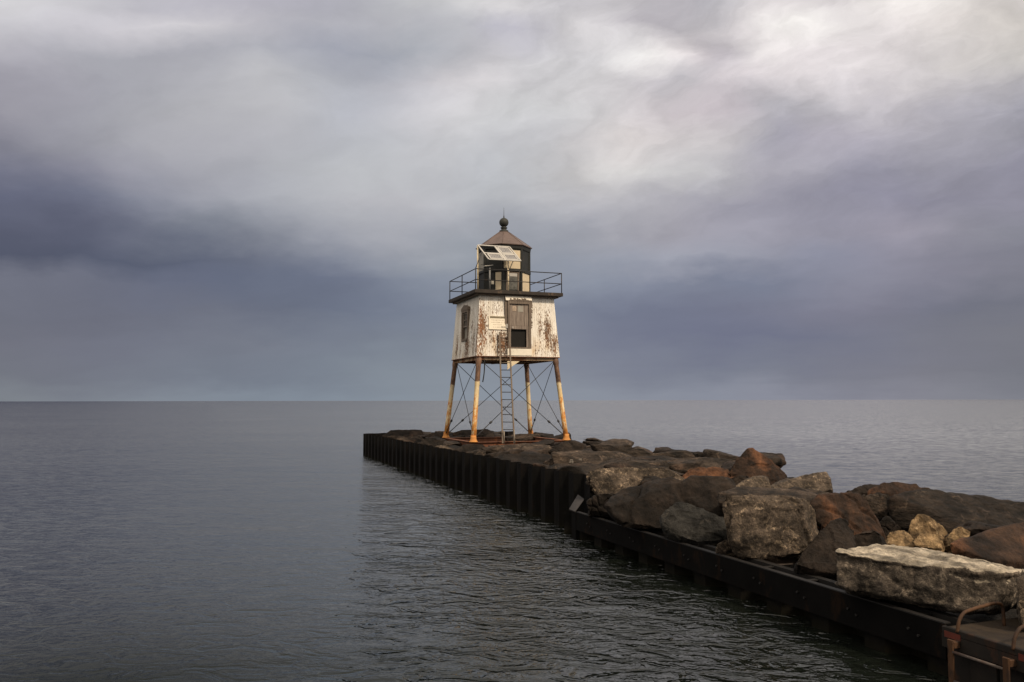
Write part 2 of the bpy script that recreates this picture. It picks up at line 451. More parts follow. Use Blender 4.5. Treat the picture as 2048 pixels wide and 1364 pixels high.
M = {}
def build_materials():
    # peeling painted tongue-and-groove cladding of the cabin (local z from 0 at its foot)
    m, t, b = material('peeling_white_boards'); M['boards'] = m
    tc = t.node('ShaderNodeTexCoord'); raw = tc.outputs['Object']
    x, y, z = t.sep(raw)
    geo = t.node('ShaderNodeNewGeometry')
    # which wall: on the front wall x runs along the boards, on the side wall y does
    nx = t.math('ABSOLUTE', t.sep(t.node('ShaderNodeTexCoord').outputs['Normal'])[0])
    side = t.math('GREATER_THAN', nx, 0.7)
    u = t.math('ADD', t.math('MULTIPLY', x, t.math('SUBTRACT', 1.0, side)), t.math('MULTIPLY', y, side))
    uvz = t.comb(u, t.math('MULTIPLY', side, 7.7), z)
    paint = t.mix(t.mapr(t.noise(t.vmath('MULTIPLY', uvz, (6, 1, 0.8)), 1.0, 5, 0.6), 0.35, 0.7), (0.79, 0.735, 0.655), (0.88, 0.855, 0.81))
    ochre = t.mapr(t.noise(t.vmath('MULTIPLY', uvz, (2.4, 1, 1.1)), 1.0, 5, 0.6), 0.48, 0.72, 0, 0.75)
    paint = t.mix(t.math('MULTIPLY', ochre, t.mapr(z, 2.2, 0.2)), paint, (0.60, 0.40, 0.19))
    stain = t.noise(t.vmath('MULTIPLY', uvz, (4.5, 1, 0.9)), 1.0, 7, 0.68)
    paint = t.mix(t.mapr(stain, 0.42, 0.68, 0.0, 0.6), paint, (0.47, 0.405, 0.32))
    front = t.math('SUBTRACT', 1.0, side)
    bl = []
    for cu, cz, wu, wz, a in ((-1.62, 1.25, 0.30, 1.15, 1.0), (-1.15, 0.75, 0.35, 0.5, 0.7), (-0.72, 0.55, 0.42, 0.7, 1.0), (1.35, 1.1, 0.20, 0.95, 1.05), (1.0, 1.3, 0.16, 0.9, 0.72), (1.62, 0.55, 0.25, 0.6, 0.95), (0.9, 0.3, 0.35, 0.35, 0.5), (-0.95, 2.0, 0.45, 0.4, 0.48), (-1.75, 0.3, 0.2, 0.9, 0.8)):
        bl.append(t.math('MULTIPLY', t.math('MULTIPLY', blob(t, u, z, cu, cz, wu, wz), a), front))
    for cu, cz, wu, wz, a in ((-0.95, 1.1, 0.22, 0.9, 0.62), (-0.35, 0.4, 0.42, 0.65, 1.0), (-1.35, 0.6, 0.18, 0.9, 0.75), (1.15, 0.45, 0.2, 0.75, 0.9), (0.6, 0.4, 0.15, 0.5, 0.6), (-1.75, 0.7, 0.14, 1.3, 0.9)):
        bl.append(t.math('MULTIPLY', t.math('MULTIPLY', blob(t, u, z, cu, cz, wu, wz), a), side))
    acc = bl[0]
    for q in bl[1:]:
        acc = t.math('MAXIMUM', acc, q)
    st = t.noise(t.vmath('MULTIPLY', uvz, (11.0, 1, 2.6)), 1.0, 9, 0.76, 0.25)
    st2 = t.noise(t.vmath('MULTIPLY', uvz, (34.0, 1, 9.0)), 1.0, 4, 0.65)
    val = t.math('ADD', t.math('ADD', t.math('MULTIPLY', st, 0.9), t.math('MULTIPLY', st2, 1.0)), t.math('MULTIPLY', acc, 0.31))
    bare = t.mapr(val, 1.115, 1.17)
    wood = t.mix(t.mapr(t.noise(t.vmath('MULTIPLY', uvz, (8, 1, 3)), 1.0, 6, 0.7), 0.4, 0.65), (0.075, 0.042, 0.026), (0.26, 0.135, 0.068))
    rustf = t.mapr(t.math('ADD', t.noise(t.vmath('MULTIPLY', uvz, (5, 1, 1.6)), 1.0, 6, 0.65), t.math('MULTIPLY', t.mapr(t.math('ABSOLUTE', t.math('ADD', u, 1.68)), 0.0, 0.35, 1, 0), 0.12)), 0.56, 0.68, 0, 0.8)
    wood = t.mix(rustf, wood, (0.25, 0.10, 0.04))
    c = t.mix(bare, paint, wood)
    groove = t.math('ABSOLUTE', t.math('SUBTRACT', t.math('FRACT', t.math('MULTIPLY', u, 11.0)), 0.5))
    gm = t.mapr(groove, 0.0, 0.07, 1.0, 0.0)
    h = t.math('SUBTRACT', t.math('MULTIPLY', t.math('SUBTRACT', 1.0, bare), 0.3), gm)
    c = t.mix(t.math('MULTIPLY', gm, 0.35), c, (0.30, 0.22, 0.15))
    set_in(t, b, color=c, rough=0.75, spec=0.3, normal=t.bump(h, 0.8, 0.012))

    # legs: cream paint low down with rust coming through, rusted bare steel above (object z in metres above the foot)
    m, t, b = material('leg_paint'); M['leg'] = m
    v, raw = obj_coords(t)
    z = t.sep(raw)[2]
    n = t.noise(t.vmath('MULTIPLY', v, (6, 6, 2.4)), 1.0, 8, 0.7)
    cream = t.mix(t.mapr(t.noise(v, 3.0, 5, 0.6), 0.35, 0.65), (0.62, 0.44, 0.20), (0.72, 0.60, 0.40))
    rustlow = t.mapr(t.math('ADD', n, t.mapr(z, 2.2, 0.0, -0.02, 0.20)), 0.575, 0.62)
    cream = t.mix(rustlow, cream, t.mix(t.mapr(t.noise(v, 9, 5), 0.4, 0.6), (0.48, 0.17, 0.035), (0.62, 0.30, 0.07)))
    brown = t.mix(t.mapr(n, 0.4, 0.62), (0.085, 0.045, 0.03), (0.22, 0.12, 0.07))
    brown = t.mix(t.mapr(t.noise(v, 7, 8, 0.75), 0.62, 0.68), brown, (0.42, 0.30, 0.2))
    zz = t.math('ADD', z, t.math('MULTIPLY', t.math('SUBTRACT', t.noise(v, 5, 3), 0.5), 0.25))
    oi = t.node('ShaderNodeObjectInfo')
    c = t.mix(t.mapr(t.math('SUBTRACT', zz, t.math('MULTIPLY', oi.outputs['Random'], 0.25)), 2.33, 2.4), cream, brown)
    set_in(t, b, color=c, rough=0.7, normal=t.bump(n, 0.6, 0.01))

    M['rust_orange'] = mat_plain('rusted_foot_paint', (0.46, 0.20, 0.055), 0.8, rust=(0.26, 0.08, 0.022), rust_amt=0.5)
    M['rust'] = mat_plain('rusted_steel', (0.13, 0.055, 0.032), 0.85, rust=(0.24, 0.09, 0.04), rust_amt=0.48)
    M['rust_pale'] = mat_plain('flaking_cream_rust', (0.42, 0.30, 0.19), 0.8, rust=(0.2, 0.085, 0.04), rust_amt=0.52)
    M['black_steel'] = mat_plain('black_painted_steel', (0.022, 0.02, 0.02), 0.55, rust=(0.07, 0.035, 0.02), rust_amt=0.40)
    M['rod'] = mat_plain('dark_iron_rod', (0.035, 0.035, 0.04), 0.6)
    M['deck'] = mat_plain('dark_brown_deck_edge', (0.034, 0.027, 0.023), 0.8, rust=(0.10, 0.07, 0.05), rust_amt=0.42)
    M['roof'] = mat_plain('weathered_copper_brown_roof', (0.115, 0.082, 0.072), 0.6, var=0.18, scale=2.5, rust=(0.09, 0.05, 0.035), rust_amt=0.36)
    M['finial'] = mat_plain('dark_iron_finial', (0.03, 0.031, 0.028), 0.65)
    M['black_paint'] = mat_plain('black_lantern_paint', (0.016, 0.017, 0.016), 0.6, rust=(0.04, 0.028, 0.02), rust_amt=0.40)
    M['cream_panel'] = mat_plain('yellowed_cream_panel', (0.60, 0.50, 0.35), 0.5, var=0.12, scale=1.6, rust=(0.42, 0.30, 0.17), rust_amt=0.36)
    M['grey_panel'] = mat_plain('greyed_panel', (0.30, 0.28, 0.24), 0.6, var=0.15)
    M['white_metal'] = mat_plain('chalky_white_metal', (0.42, 0.40, 0.37), 0.55, var=0.1)
    M['cream_post'] = mat_plain('cream_post_paint', (0.66, 0.55, 0.38), 0.6, var=0.12, rust=(0.3, 0.16, 0.07), rust_amt=0.36)
    M['grey_metal'] = mat_plain('dull_grey_metal', (0.20, 0.20, 0.20), 0.5, metal=0.3, var=0.15)
    M['ladder'] = mat_plain('weathered_ladder_metal', (0.165, 0.13, 0.10), 0.6, metal=0.2, var=0.25, rust=(0.12, 0.065, 0.04), rust_amt=0.46)
    M['ladder_pale'] = mat_plain('bare_ladder_rail', (0.22, 0.185, 0.15), 0.55, metal=0.2)
    M['cable'] = mat_plain('black_cable', (0.012, 0.012, 0.012), 0.5)
    M['grey_wood'] = mat_boards('weathered_grey_boards', (0.115, 0.088, 0.072), (0.29, 0.235, 0.195))
    M['brown_wood'] = mat_boards('bare_brown_frame_wood', (0.085, 0.064, 0.049), (0.20, 0.155, 0.12))
    M['door_patch'] = mat_plain('faded_door_patch', (0.40, 0.31, 0.24), 0.8, var=0.2, rust=(0.2, 0.15, 0.11), rust_amt=0.5, rust_scale=14)
    M['white_wood'] = mat_plain('flaking_white_wood', (0.76, 0.70, 0.60), 0.7, var=0.1, rust=(0.2, 0.12, 0.07), rust_amt=0.36, rust_scale=5)
    M['glass_dark'] = mat_glass('dark_window_glass', (0.012, 0.013, 0.014))
    M['glass_grey'] = mat_glass('dusty_window_glass', (0.09, 0.088, 0.078))
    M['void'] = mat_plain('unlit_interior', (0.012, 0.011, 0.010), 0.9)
    M['sign'] = mat_plain('white_sign_board', (0.78, 0.70, 0.57), 0.5, var=0.06)
    M['sign_ink'] = mat_plain('faded_sign_print', (0.50, 0.43, 0.34), 0.6, var=0.2, scale=20)
    M['sign_black'] = mat_plain('black_sign_print', (0.05, 0.045, 0.04), 0.6)
    M['sign_band'] = mat_plain('worn_dark_sign_band', (0.17, 0.14, 0.09), 0.7, rust=(0.42, 0.36, 0.27), rust_amt=0.44, rust_scale=14)

    # solar cells with pale grid lines
    m, t, b = material('solar_cells'); M['cells'] = m
    tc = t.node('ShaderNodeTexCoord'); x, y, z = t.sep(tc.outputs['Object'])
    gx = t.math('ABSOLUTE', t.math('SUBTRACT', t.math('FRACT', t.math('MULTIPLY', x, 13)), 0.5))
    gy = t.math('ABSOLUTE', t.math('SUBTRACT', t.math('FRACT', t.math('MULTIPLY', y, 13)), 0.5))
    g = t.mapr(t.math('MINIMUM', gx, gy), 0.0, 0.09, 1, 0)
    c = t.mix(g, t.mix(t.mapr(t.noise(tc.outputs['Object'], 9, 5), 0.35, 0.65), (0.10, 0.098, 0.10), (0.19, 0.18, 0.18)), (0.45, 0.42, 0.39))
    set_in(t, b, color=c, rough=0.35)

    # steel sheet piling: near-black, faint rust runs
    m, t, b = material('dark_sheet_piling'); M['piling'] = m
    v, raw = obj_coords(t, False)
    x, y, z = t.sep(raw)
    n = t.noise(t.vmath('MULTIPLY', v, (5, 5, 0.45)), 1.0, 7, 0.65)
    c = t.mix(t.mapr(n, 0.35, 0.7), (0.005, 0.0048, 0.0048), (0.016, 0.0135, 0.0125))
    c = t.mix(t.mapr(t.noise(t.vmath('MULTIPLY', v, (3, 3, 1.2)), 1.0, 7, 0.7), 0.60, 0.72, 0, 0.6), c, (0.032, 0.017, 0.011))
    algae = t.mapr(t.math('ADD', z, t.math('MULTIPLY', t.noise(v, 2.5, 5), 0.22)), 0.30, 0.10, 0, 0.7)
    c = t.mix(algae, c, (0.016, 0.014, 0.006))
    set_in(t, b, color=c, rough=0.8, spec=0.2, normal=t.bump(t.noise(v, 14, 6, 0.65), 0.7, 0.012))
    M['waler'] = mat_plain('dark_waler_steel', (0.0045, 0.0041, 0.0040), 0.8, var=0.4, scale=2.0, rust=(0.013, 0.008, 0.0055), rust_amt=0.44, spec=0.06)
    M['waler_top'] = mat_plain('worn_flange_steel', (0.014, 0.0125, 0.012), 0.55, var=0.3)
    M['waler_end'] = mat_plain('dull_plate_steel', (0.035, 0.031, 0.03), 0.7, var=0.3)
    M['beam_steel'] = mat_plain('grey_brown_beam_steel', (0.075, 0.058, 0.05), 0.6, var=0.25, rust=(0.07, 0.04, 0.028), rust_amt=0.45)
    M['landing_top'] = mat_plain('rust_stained_deck_plate', (0.028, 0.0185, 0.011), 0.9, var=0.4, scale=3, rust=(0.017, 0.011, 0.0075), rust_amt=0.5, bumpd=0.01)
    M['landing_face'] = mat_plain('rusty_landing_planks', (0.010, 0.0075, 0.006), 0.85, var=0.5, scale=3, rust=(0.030, 0.0135, 0.007), rust_amt=0.46)
    M['orange_rust'] = mat_plain('orange_rusted_rail', (0.062, 0.029, 0.013), 0.75, var=0.3, rust=(0.026, 0.014, 0.009), rust_amt=0.52, rust_scale=6)
    M['red_paint'] = mat_plain('worn_red_paint', (0.10, 0.022, 0.014), 0.7, var=0.2, rust=(0.05, 0.03, 0.02), rust_amt=0.52, rust_scale=8)

    M['granite'] = mat_rock('pale_veined_granite', (0.028, 0.022, 0.0175), (0.105, 0.080, 0.061), (0.40, 0.30, 0.205), 0.54, scale=1.3, bumpd=0.03)
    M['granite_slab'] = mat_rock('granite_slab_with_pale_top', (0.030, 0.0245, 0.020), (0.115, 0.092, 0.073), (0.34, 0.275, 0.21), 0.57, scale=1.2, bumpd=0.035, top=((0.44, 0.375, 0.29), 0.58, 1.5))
    M['tan'] = mat_rock('tan_sandstone', (0.10, 0.062, 0.032), (0.28, 0.19, 0.10), (0.48, 0.36, 0.22), 0.44, scale=2.2, bumpd=0.02)
    M['brown'] = mat_rock('dark_brown_rock', (0.0065, 0.0047, 0.0036), (0.026, 0.018, 0.0135), None, tint=(0.044, 0.025, 0.016), tint_amt=0.46, scale=0.9, bumpd=0.02, spread=0.3)
    M['rusty'] = mat_rock('rust_brown_rock', (0.012, 0.0075, 0.0055), (0.042, 0.0225, 0.0135), None, tint=(0.11, 0.048, 0.023), tint_amt=0.55, scale=1.0, bumpd=0.02, spread=0.3)
    M['grey'] = mat_rock('dark_grey_rock', (0.011, 0.0105, 0.010), (0.032, 0.030, 0.027), (0.075, 0.064, 0.053), 0.38, scale=1.2, bumpd=0.025)
    M['slate'] = mat_rock('layered_brown_slab', (0.012, 0.0092, 0.0072), (0.050, 0.036, 0.027), (0.12, 0.086, 0.063), 0.42, tint=(0.07, 0.042, 0.029), tint_amt=0.45, scale=1.0, bumpd=0.03, layered=True, spread=0.42)
    M['gap'] = mat_rock('shaded_gap_fill', (0.004, 0.0035, 0.003), (0.014, 0.0105, 0.008), None, scale=1.5, bumpd=0.02)  # near-black: the shade between the boulders is put into this colour
    M['chip'] = mat_rock('pale_chip_stone', (0.08, 0.07, 0.06), (0.2, 0.175, 0.15), None, scale=3.0, bumpd=0.01)

def mat_boards(name, dark, light):
    m, t, b = material(name)
    v, raw = obj_coords(t)
    n = t.noise(t.vmath('MULTIPLY', v, (16, 16, 1.2)), 1.0, 8, 0.7)
    c = t.mix(t.mapr(n, 0.33, 0.68), dark, light)
    set_in(t, b, color=c, rough=0.85, normal=t.bump(n, 0.8, 0.012))
    return m
def mat_glass(name, col):
    m, t, b = material(name)
    v, raw = obj_coords(t)
    n = t.noise(v, 4, 5, 0.6)
    set_in(t, b, color=t.mix(t.mapr(n, 0.35, 0.65), tuple(x * 0.6 for x in col), tuple(x * 1.5 for x in col)), rough=t.mapr(n, 0.3, 0.7, 0.06, 0.3))
    return m

build_materials()

# ------------------------------------------------------------------ water
FAR_SLOPE = 1.0
LEAN = (0.115, 0.17)
def build_water():
    m, t, b = material('lake_water')
    geo = t.node('ShaderNodeNewGeometry')
    p = geo.outputs['Position']
    x, y, z = t.sep(p)
    dist = t.vmath('LENGTH', p)
    n_len = t.node('ShaderNodeVectorMath', operation='LENGTH')
    t.put(n_len.inputs[0], p)
    dist = n_len.outputs['Value']
    # distance across the breakwater; slope, tilt and reflectivity grow rightwards to brighten the reflection
    across = t.math('ADD', t.math('MULTIPLY', t.math('SUBTRACT', x, ORG.x), AX_B.x), t.math('MULTIPLY', t.math('SUBTRACT', y, ORG.y), AX_B.y))
    # wind ruffle differs from place to place
    gust = t.noise(t.vmath('MULTIPLY', p, (0.035, 0.06, 1.0)), 1.0, 4, 0.55)
    g = t.mapr(gust, 0.35, 0.65, 0.55, 1.15)
    rot = t.node('ShaderNodeVectorRotate', rotation_type='Z_AXIS')
    t.put(rot.inputs['Vector'], p)
    rot.inputs['Angle'].default_value = R(14)
    q = t.vmath('MULTIPLY', rot.outputs[0], (0.62, 1.0, 1.0))
    swell = t.noise(q, 0.55, 3, 0.5, 0.3)
    wave = t.noise(q, 2.9, 3.0, 0.5, 0.9)
    rip = t.noise(t.vmath('MULTIPLY', p, (0.8, 1.0, 1.0)), 7.0, 3.0, 0.5, 0.7)
    sharp = t.math('SUBTRACT', 1.0, t.math('ABSOLUTE', t.math('SUBTRACT', t.math('MULTIPLY', wave, 2.0), 1.0)))
    h = t.math('ADD', t.math('MULTIPLY', swell, 0.085), t.math('ADD', t.math('MULTIPLY', t.math('ADD', t.math('MULTIPLY', wave, 0.5), t.math('MULTIPLY', sharp, 0.5)), 0.072), t.math('MULTIPLY', rip, 0.017)))
    chop = t.mapr(across, -11.0, -2.5, 0.75, 2.0, True)          # wavelets thrown back by the wall
    h = t.math('MULTIPLY', h, t.math('MULTIPLY', g, chop))
    nb = t.bump(h, 1.0, 1.0)
    # farther out the wavelets are finer than anything a bump can resolve: use their slopes directly
    slope = t.vmath('SUBTRACT', t.noise(t.vmath('MULTIPLY', p, (0.7, 1.0, 1.0)), 2.6, 3.0, 0.6, 0.0, out=1), (0.5, 0.5, 0.5))
    far = t.mapr(t.math('LOGARITHM', t.math('MAXIMUM', dist, 1.0), 10.0), 1.0, 1.9, 0.0, 1.0)
    side = t.mapr(t.math('DIVIDE', across, t.math('MAXIMUM', dist, 1.0)), -0.32, 0.62, 0.22, 1.0, True)
    sl = t.vmath('MULTIPLY', t.vmath('SCALE', slope, scale=t.math('MULTIPLY', t.math('MULTIPLY', far, side), FAR_SLOPE)), (1.0, 1.0, 0.0))
    # far normals tilted towards the viewer so the water reflects the brighter upper sky
    lean = t.comb(0.0, t.math('MULTIPLY', far, t.mapr(side, 0.22, 1.0, -LEAN[0], -LEAN[1])), 0.0)
    nb = t.vmath('NORMALIZE', t.vmath('ADD', nb, t.vmath('ADD', sl, lean)))
    rough = t.mapr(far, 0.0, 1.0, 0.06, 0.12)
    set_in(t, b, color=(0.007, 0.009, 0.007), rough=rough, ior=t.mapr(far, 0.0, 1.0, t.mapr(across, -9.5, -3.0, 1.10, 1.52, True), t.mapr(side, 0.22, 1.0, 3.0, 6.5)), spec=0.5, normal=nb)  # reflectivity raised far out and rightwards to put in a brighter sheen
    b.inputs['Specular Tint'].default_value = (0.985, 0.985, 1.0, 1.0)
    bm = bmesh.new()
    S = 22000.0
    vs = [bm.verts.new(q) for q in ((-S, -60, 0), (S, -60, 0), (S, S, 0), (-S, S, 0))]
    bm.faces.new(vs)
    o = link('lake_water', bm, m)
    tag(o, kind='structure')
build_water()

# ------------------------------------------------------------------ sheet pile wall (tall, outer part)
def pile_profile(length, pitch, depth):
    """(s, t) points of a trapezoidal sheet-pile line, outward is -t"""
    pts = []
    s = 0.0
    while s < length:
        for f, t in ((0.0, 0.0), (0.34, 0.0), (0.5, depth), (0.84, depth)):
            pts.append((s + f * pitch, t))
        s += pitch
    pts.append((s, 0.0))
    return pts
def pile_run(bm, pts3, z0, ztop, thick_vec=None):
    """pts3: plan points; ztop(i) heights"""
    lo = [bm.verts.new((p.x, p.y, z0)) for p in pts3]
    hi = [bm.verts.new((p.x, p.y, ztop(i))) for i, p in enumerate(pts3)]
    for i in range(len(pts3) - 1):
        bm.faces.new((lo[i], lo[i + 1], hi[i + 1], hi[i]))
    return lo, hi

def build_tall_wall():
    bm = bmesh.new()
    rnd = random.Random(3)
    s0, s1, tmax = -0.75, 27.6, 8.4
    plan = [W(s0 + s, t, 0) for s, t in pile_profile(s1 - s0 - 0.02, 0.86, 0.19)]
    nA = len(plan)
    end = pile_profile(tmax, 0.86, 0.19)
    plan += [W(s1 + 0.25 - d, 0.2 + t, 0) for t, d in end]
    inner = [p for p in plan]
    heights = []
    for i, p in enumerate(plan):
        s = (p - ORG).dot(AX_A)
        heights.append(1.31 - 0.0035 * s + 0.035 * mnoise.noise(Vector((p.x * 0.8, p.y * 0.8, 3))) + rnd.uniform(-0.006, 0.006))
    c = W(13, 4, 0)
    lo, hi = pile_run(bm, plan, -1.5, lambda i: heights[i])
    r = bmesh.ops.solidify(bm, geom=list(bm.faces), thickness=-0.022)
    o = link('sheet_pile_wall', bm, M['piling'])
    tag(o, 'tall black corrugated steel sheet pile wall rising from the water around the lighthouse end', 'retaining wall')
build_tall_wall()

# ------------------------------------------------------------------ low bulkhead with waler beam
LOW_T = -0.38
def build_bulkhead():
    root = thing('bulkhead', 'low dark steel bulkhead with bolted waler beam in front of the boulders', 'retaining wall', W(-5, LOW_T, 0), TH)
    L0, L1 = -10.35, -0.95
    off = lambda s, t, z: Vector((t, s + 5, z))             # local: x across, y along
    bm = bmesh.new()
    pts = pile_profile(L1 - L0, 0.94, 0.26)
    lo = [bm.verts.new(off(L0 + s, 0.075 + d, -1.2)) for s, d in pts]
    hi = [bm.verts.new(off(L0 + s, 0.075 + d, 0.50)) for s, d in pts]
    for i in range(len(pts) - 1):
        bm.faces.new((lo[i], lo[i + 1], hi[i + 1], hi[i]))
    bmesh.ops.solidify(bm, geom=list(bm.faces), thickness=-0.015)
    link('sheet_piling', bm, M['piling'], root)
    bm = bmesh.new()                                         # channel: web outwards, flanges inwards
    box(bm, off(L0, 0.0, 0.20), off(L1 + 0.12, 0.016, 0.58))
    box(bm, off(L0, 0.016, 0.20), off(L1 + 0.12, 0.07, 0.216))
    link('waler_beam', bm, M['waler'], root)
    bm = bmesh.new()
    box(bm, off(L0, -0.002, 0.58), off(L1 + 0.12, 0.085, 0.594))
    link('top_flange', bm, M['waler_top'], root)
    bm = bmesh.new()                                         # inner waler behind the piles
    box(bm, off(L0, 0.36, 0.545), off(L1, 0.47, 0.565))
    box(bm, off(L0, 0.36, 0.22), off(L1, 0.376, 0.545))
    link('inner_waler', bm, M['waler_top'], root)
    s = L0 + 0.5                                             # short ties between the two walers
    tie = None
    while s < L1:
        if tie is None:
            bm = bmesh.new()
            box(bm, (0.086, 0, 0.535), (0.36, 0.07, 0.55))
            tie = tp = link('tie_plate', bm, M['waler_top'], root)
        else:
            tp = tie.copy(); COL.objects.link(tp); tp.parent = root
        tp.location = off(s, 0, 0)
        s += 0.94
    # post and sloping plate where it meets the tall wall
    bm = bmesh.new()
    box(bm, off(L1 + 0.12, -0.01, -1.0), off(L1 + 0.34, 0.10, 0.56))
    link('end_post', bm, M['waler'], root)
    bm = bmesh.new()
    hexa(bm, [off(L1 + 0.10, -0.03, 0.585), off(L1 + 0.42, -0.03, 0.60), off(L1 + 0.80, 0.36, 0.86), off(L1 + 0.42, 0.34, 0.80),
              off(L1 + 0.10, -0.03, 0.600), off(L1 + 0.42, -0.03, 0.615), off(L1 + 0.80, 0.36, 0.875), off(L1 + 0.42, 0.34, 0.815)])
    link('end_plate', bm, M['waler_end'], root)
    bolt = None
    s = L0 + 0.35
    k = 0
    while s < L1:
        for ds in (0.0, 0.14):
            z = 0.40 + (0.015 if ds else -0.03)
            if bolt is None:
                bm = bmesh.new()
                tube(bm, [(0, 0, 0), (-0.022, 0, 0)], 0.016, 6, smooth=False)
                bolt = link('bolt', bm, M['waler_top'], root)
                bb = bolt
            else:
                bb = bolt.copy(); COL.objects.link(bb); bb.parent = root
            bb.location = off(s + ds, 0.0, z)
        s += 0.94
build_bulkhead()

# ------------------------------------------------------------------ steel tie beams lying across between the boulders
def build_beam(s, t0, t1, z, label, rz=0.0):
    bm = bmesh.new()
    L = t1 - t0
    box(bm, (0, -0.07, 0.10), (L, 0.07, 0.115))
    box(bm, (0, -0.07, -0.02), (L, 0.07, -0.005))
    box(bm, (0, -0.008, -0.005), (L, 0.008, 0.10))
    o = link('steel_beam', bm, M['beam_steel'], None, W(s, t0, z), TH + rz)
    tag(o, label, 'steel beam', 'steel tie beams under the boulders')
build_beam(-0.72, 0.12, 2.2, 0.60, 'short steel beam end showing below the small brown rock at the corner of the tall wall')
build_beam(-6.5, 0.12, 5.3, 0.47, 'long steel tie beam running under the square boulder and behind the pale slab')

# ------------------------------------------------------------------ rubble core under the armour stones
def build_core():
    bm = bmesh.new()
    s0, s1, ds = -16.0, 27.2, 0.30
    t0, t1, dt = 0.0, 10.5, 0.30
    ns, ntt = int((s1 - s0) / ds) + 1, int((t1 - t0) / dt) + 1
    grid = []
    for i in range(ns):
        row = []
        for j in range(ntt):
            s, t = s0 + i * ds, t0 + j * dt
            tt = t + (0.34 if s > -0.6 else 0.2)
            p = W(s, tt, 0)
            base = 1.02 if s > 0.5 else (0.12 + 0.90 * max(0, min(1, (s + 4.0) / 4.5)) * (0.35 + 0.65 * min(1, t / 1.5)))
            if s < -1: base += 0.07 * min(t, 3.0)
            edge = min(1.0, tt / 1.1)
            h = base - 0.13 + edge * (0.20 * mnoise.fractal(Vector((p.x * 0.55, p.y * 0.55, 1.3)), 1.0, 2.0, 4) + 0.09 * abs(mnoise.noise(Vector((p.x * 1.9, p.y * 1.9, 7)))))
            if t > 6.4: h -= (t - 6.4) * 0.55
            if s < -9: h = min(h, 0.42)
            row.append(bm.verts.new((p.x, p.y, h)))
        grid.append(row)
    for i in range(ns - 1):
        for j in range(ntt - 1):
            f = bm.faces.new((grid[i][j], grid[i][j + 1], grid[i + 1][j + 1], grid[i + 1][j]))
            f.smooth = True
    # skirt down to the lake bed
    ring = [grid[0][j] for j in range(ntt)] + [grid[i][-1] for i in range(1, ns)] + [grid[-1][j] for j in range(ntt - 2, -1, -1)] + [grid[i][0] for i in range(ns - 2, 0, -1)]
    low = [bm.verts.new((v.co.x, v.co.y, -1.3)) for v in ring]
    for k in range(len(ring)):
        bm.faces.new((ring[k], low[k], low[(k + 1) % len(ring)], ring[(k + 1) % len(ring)]))
    o = link('terrain', bm, M['gap'])
    tag(o, kind='structure')
build_core()

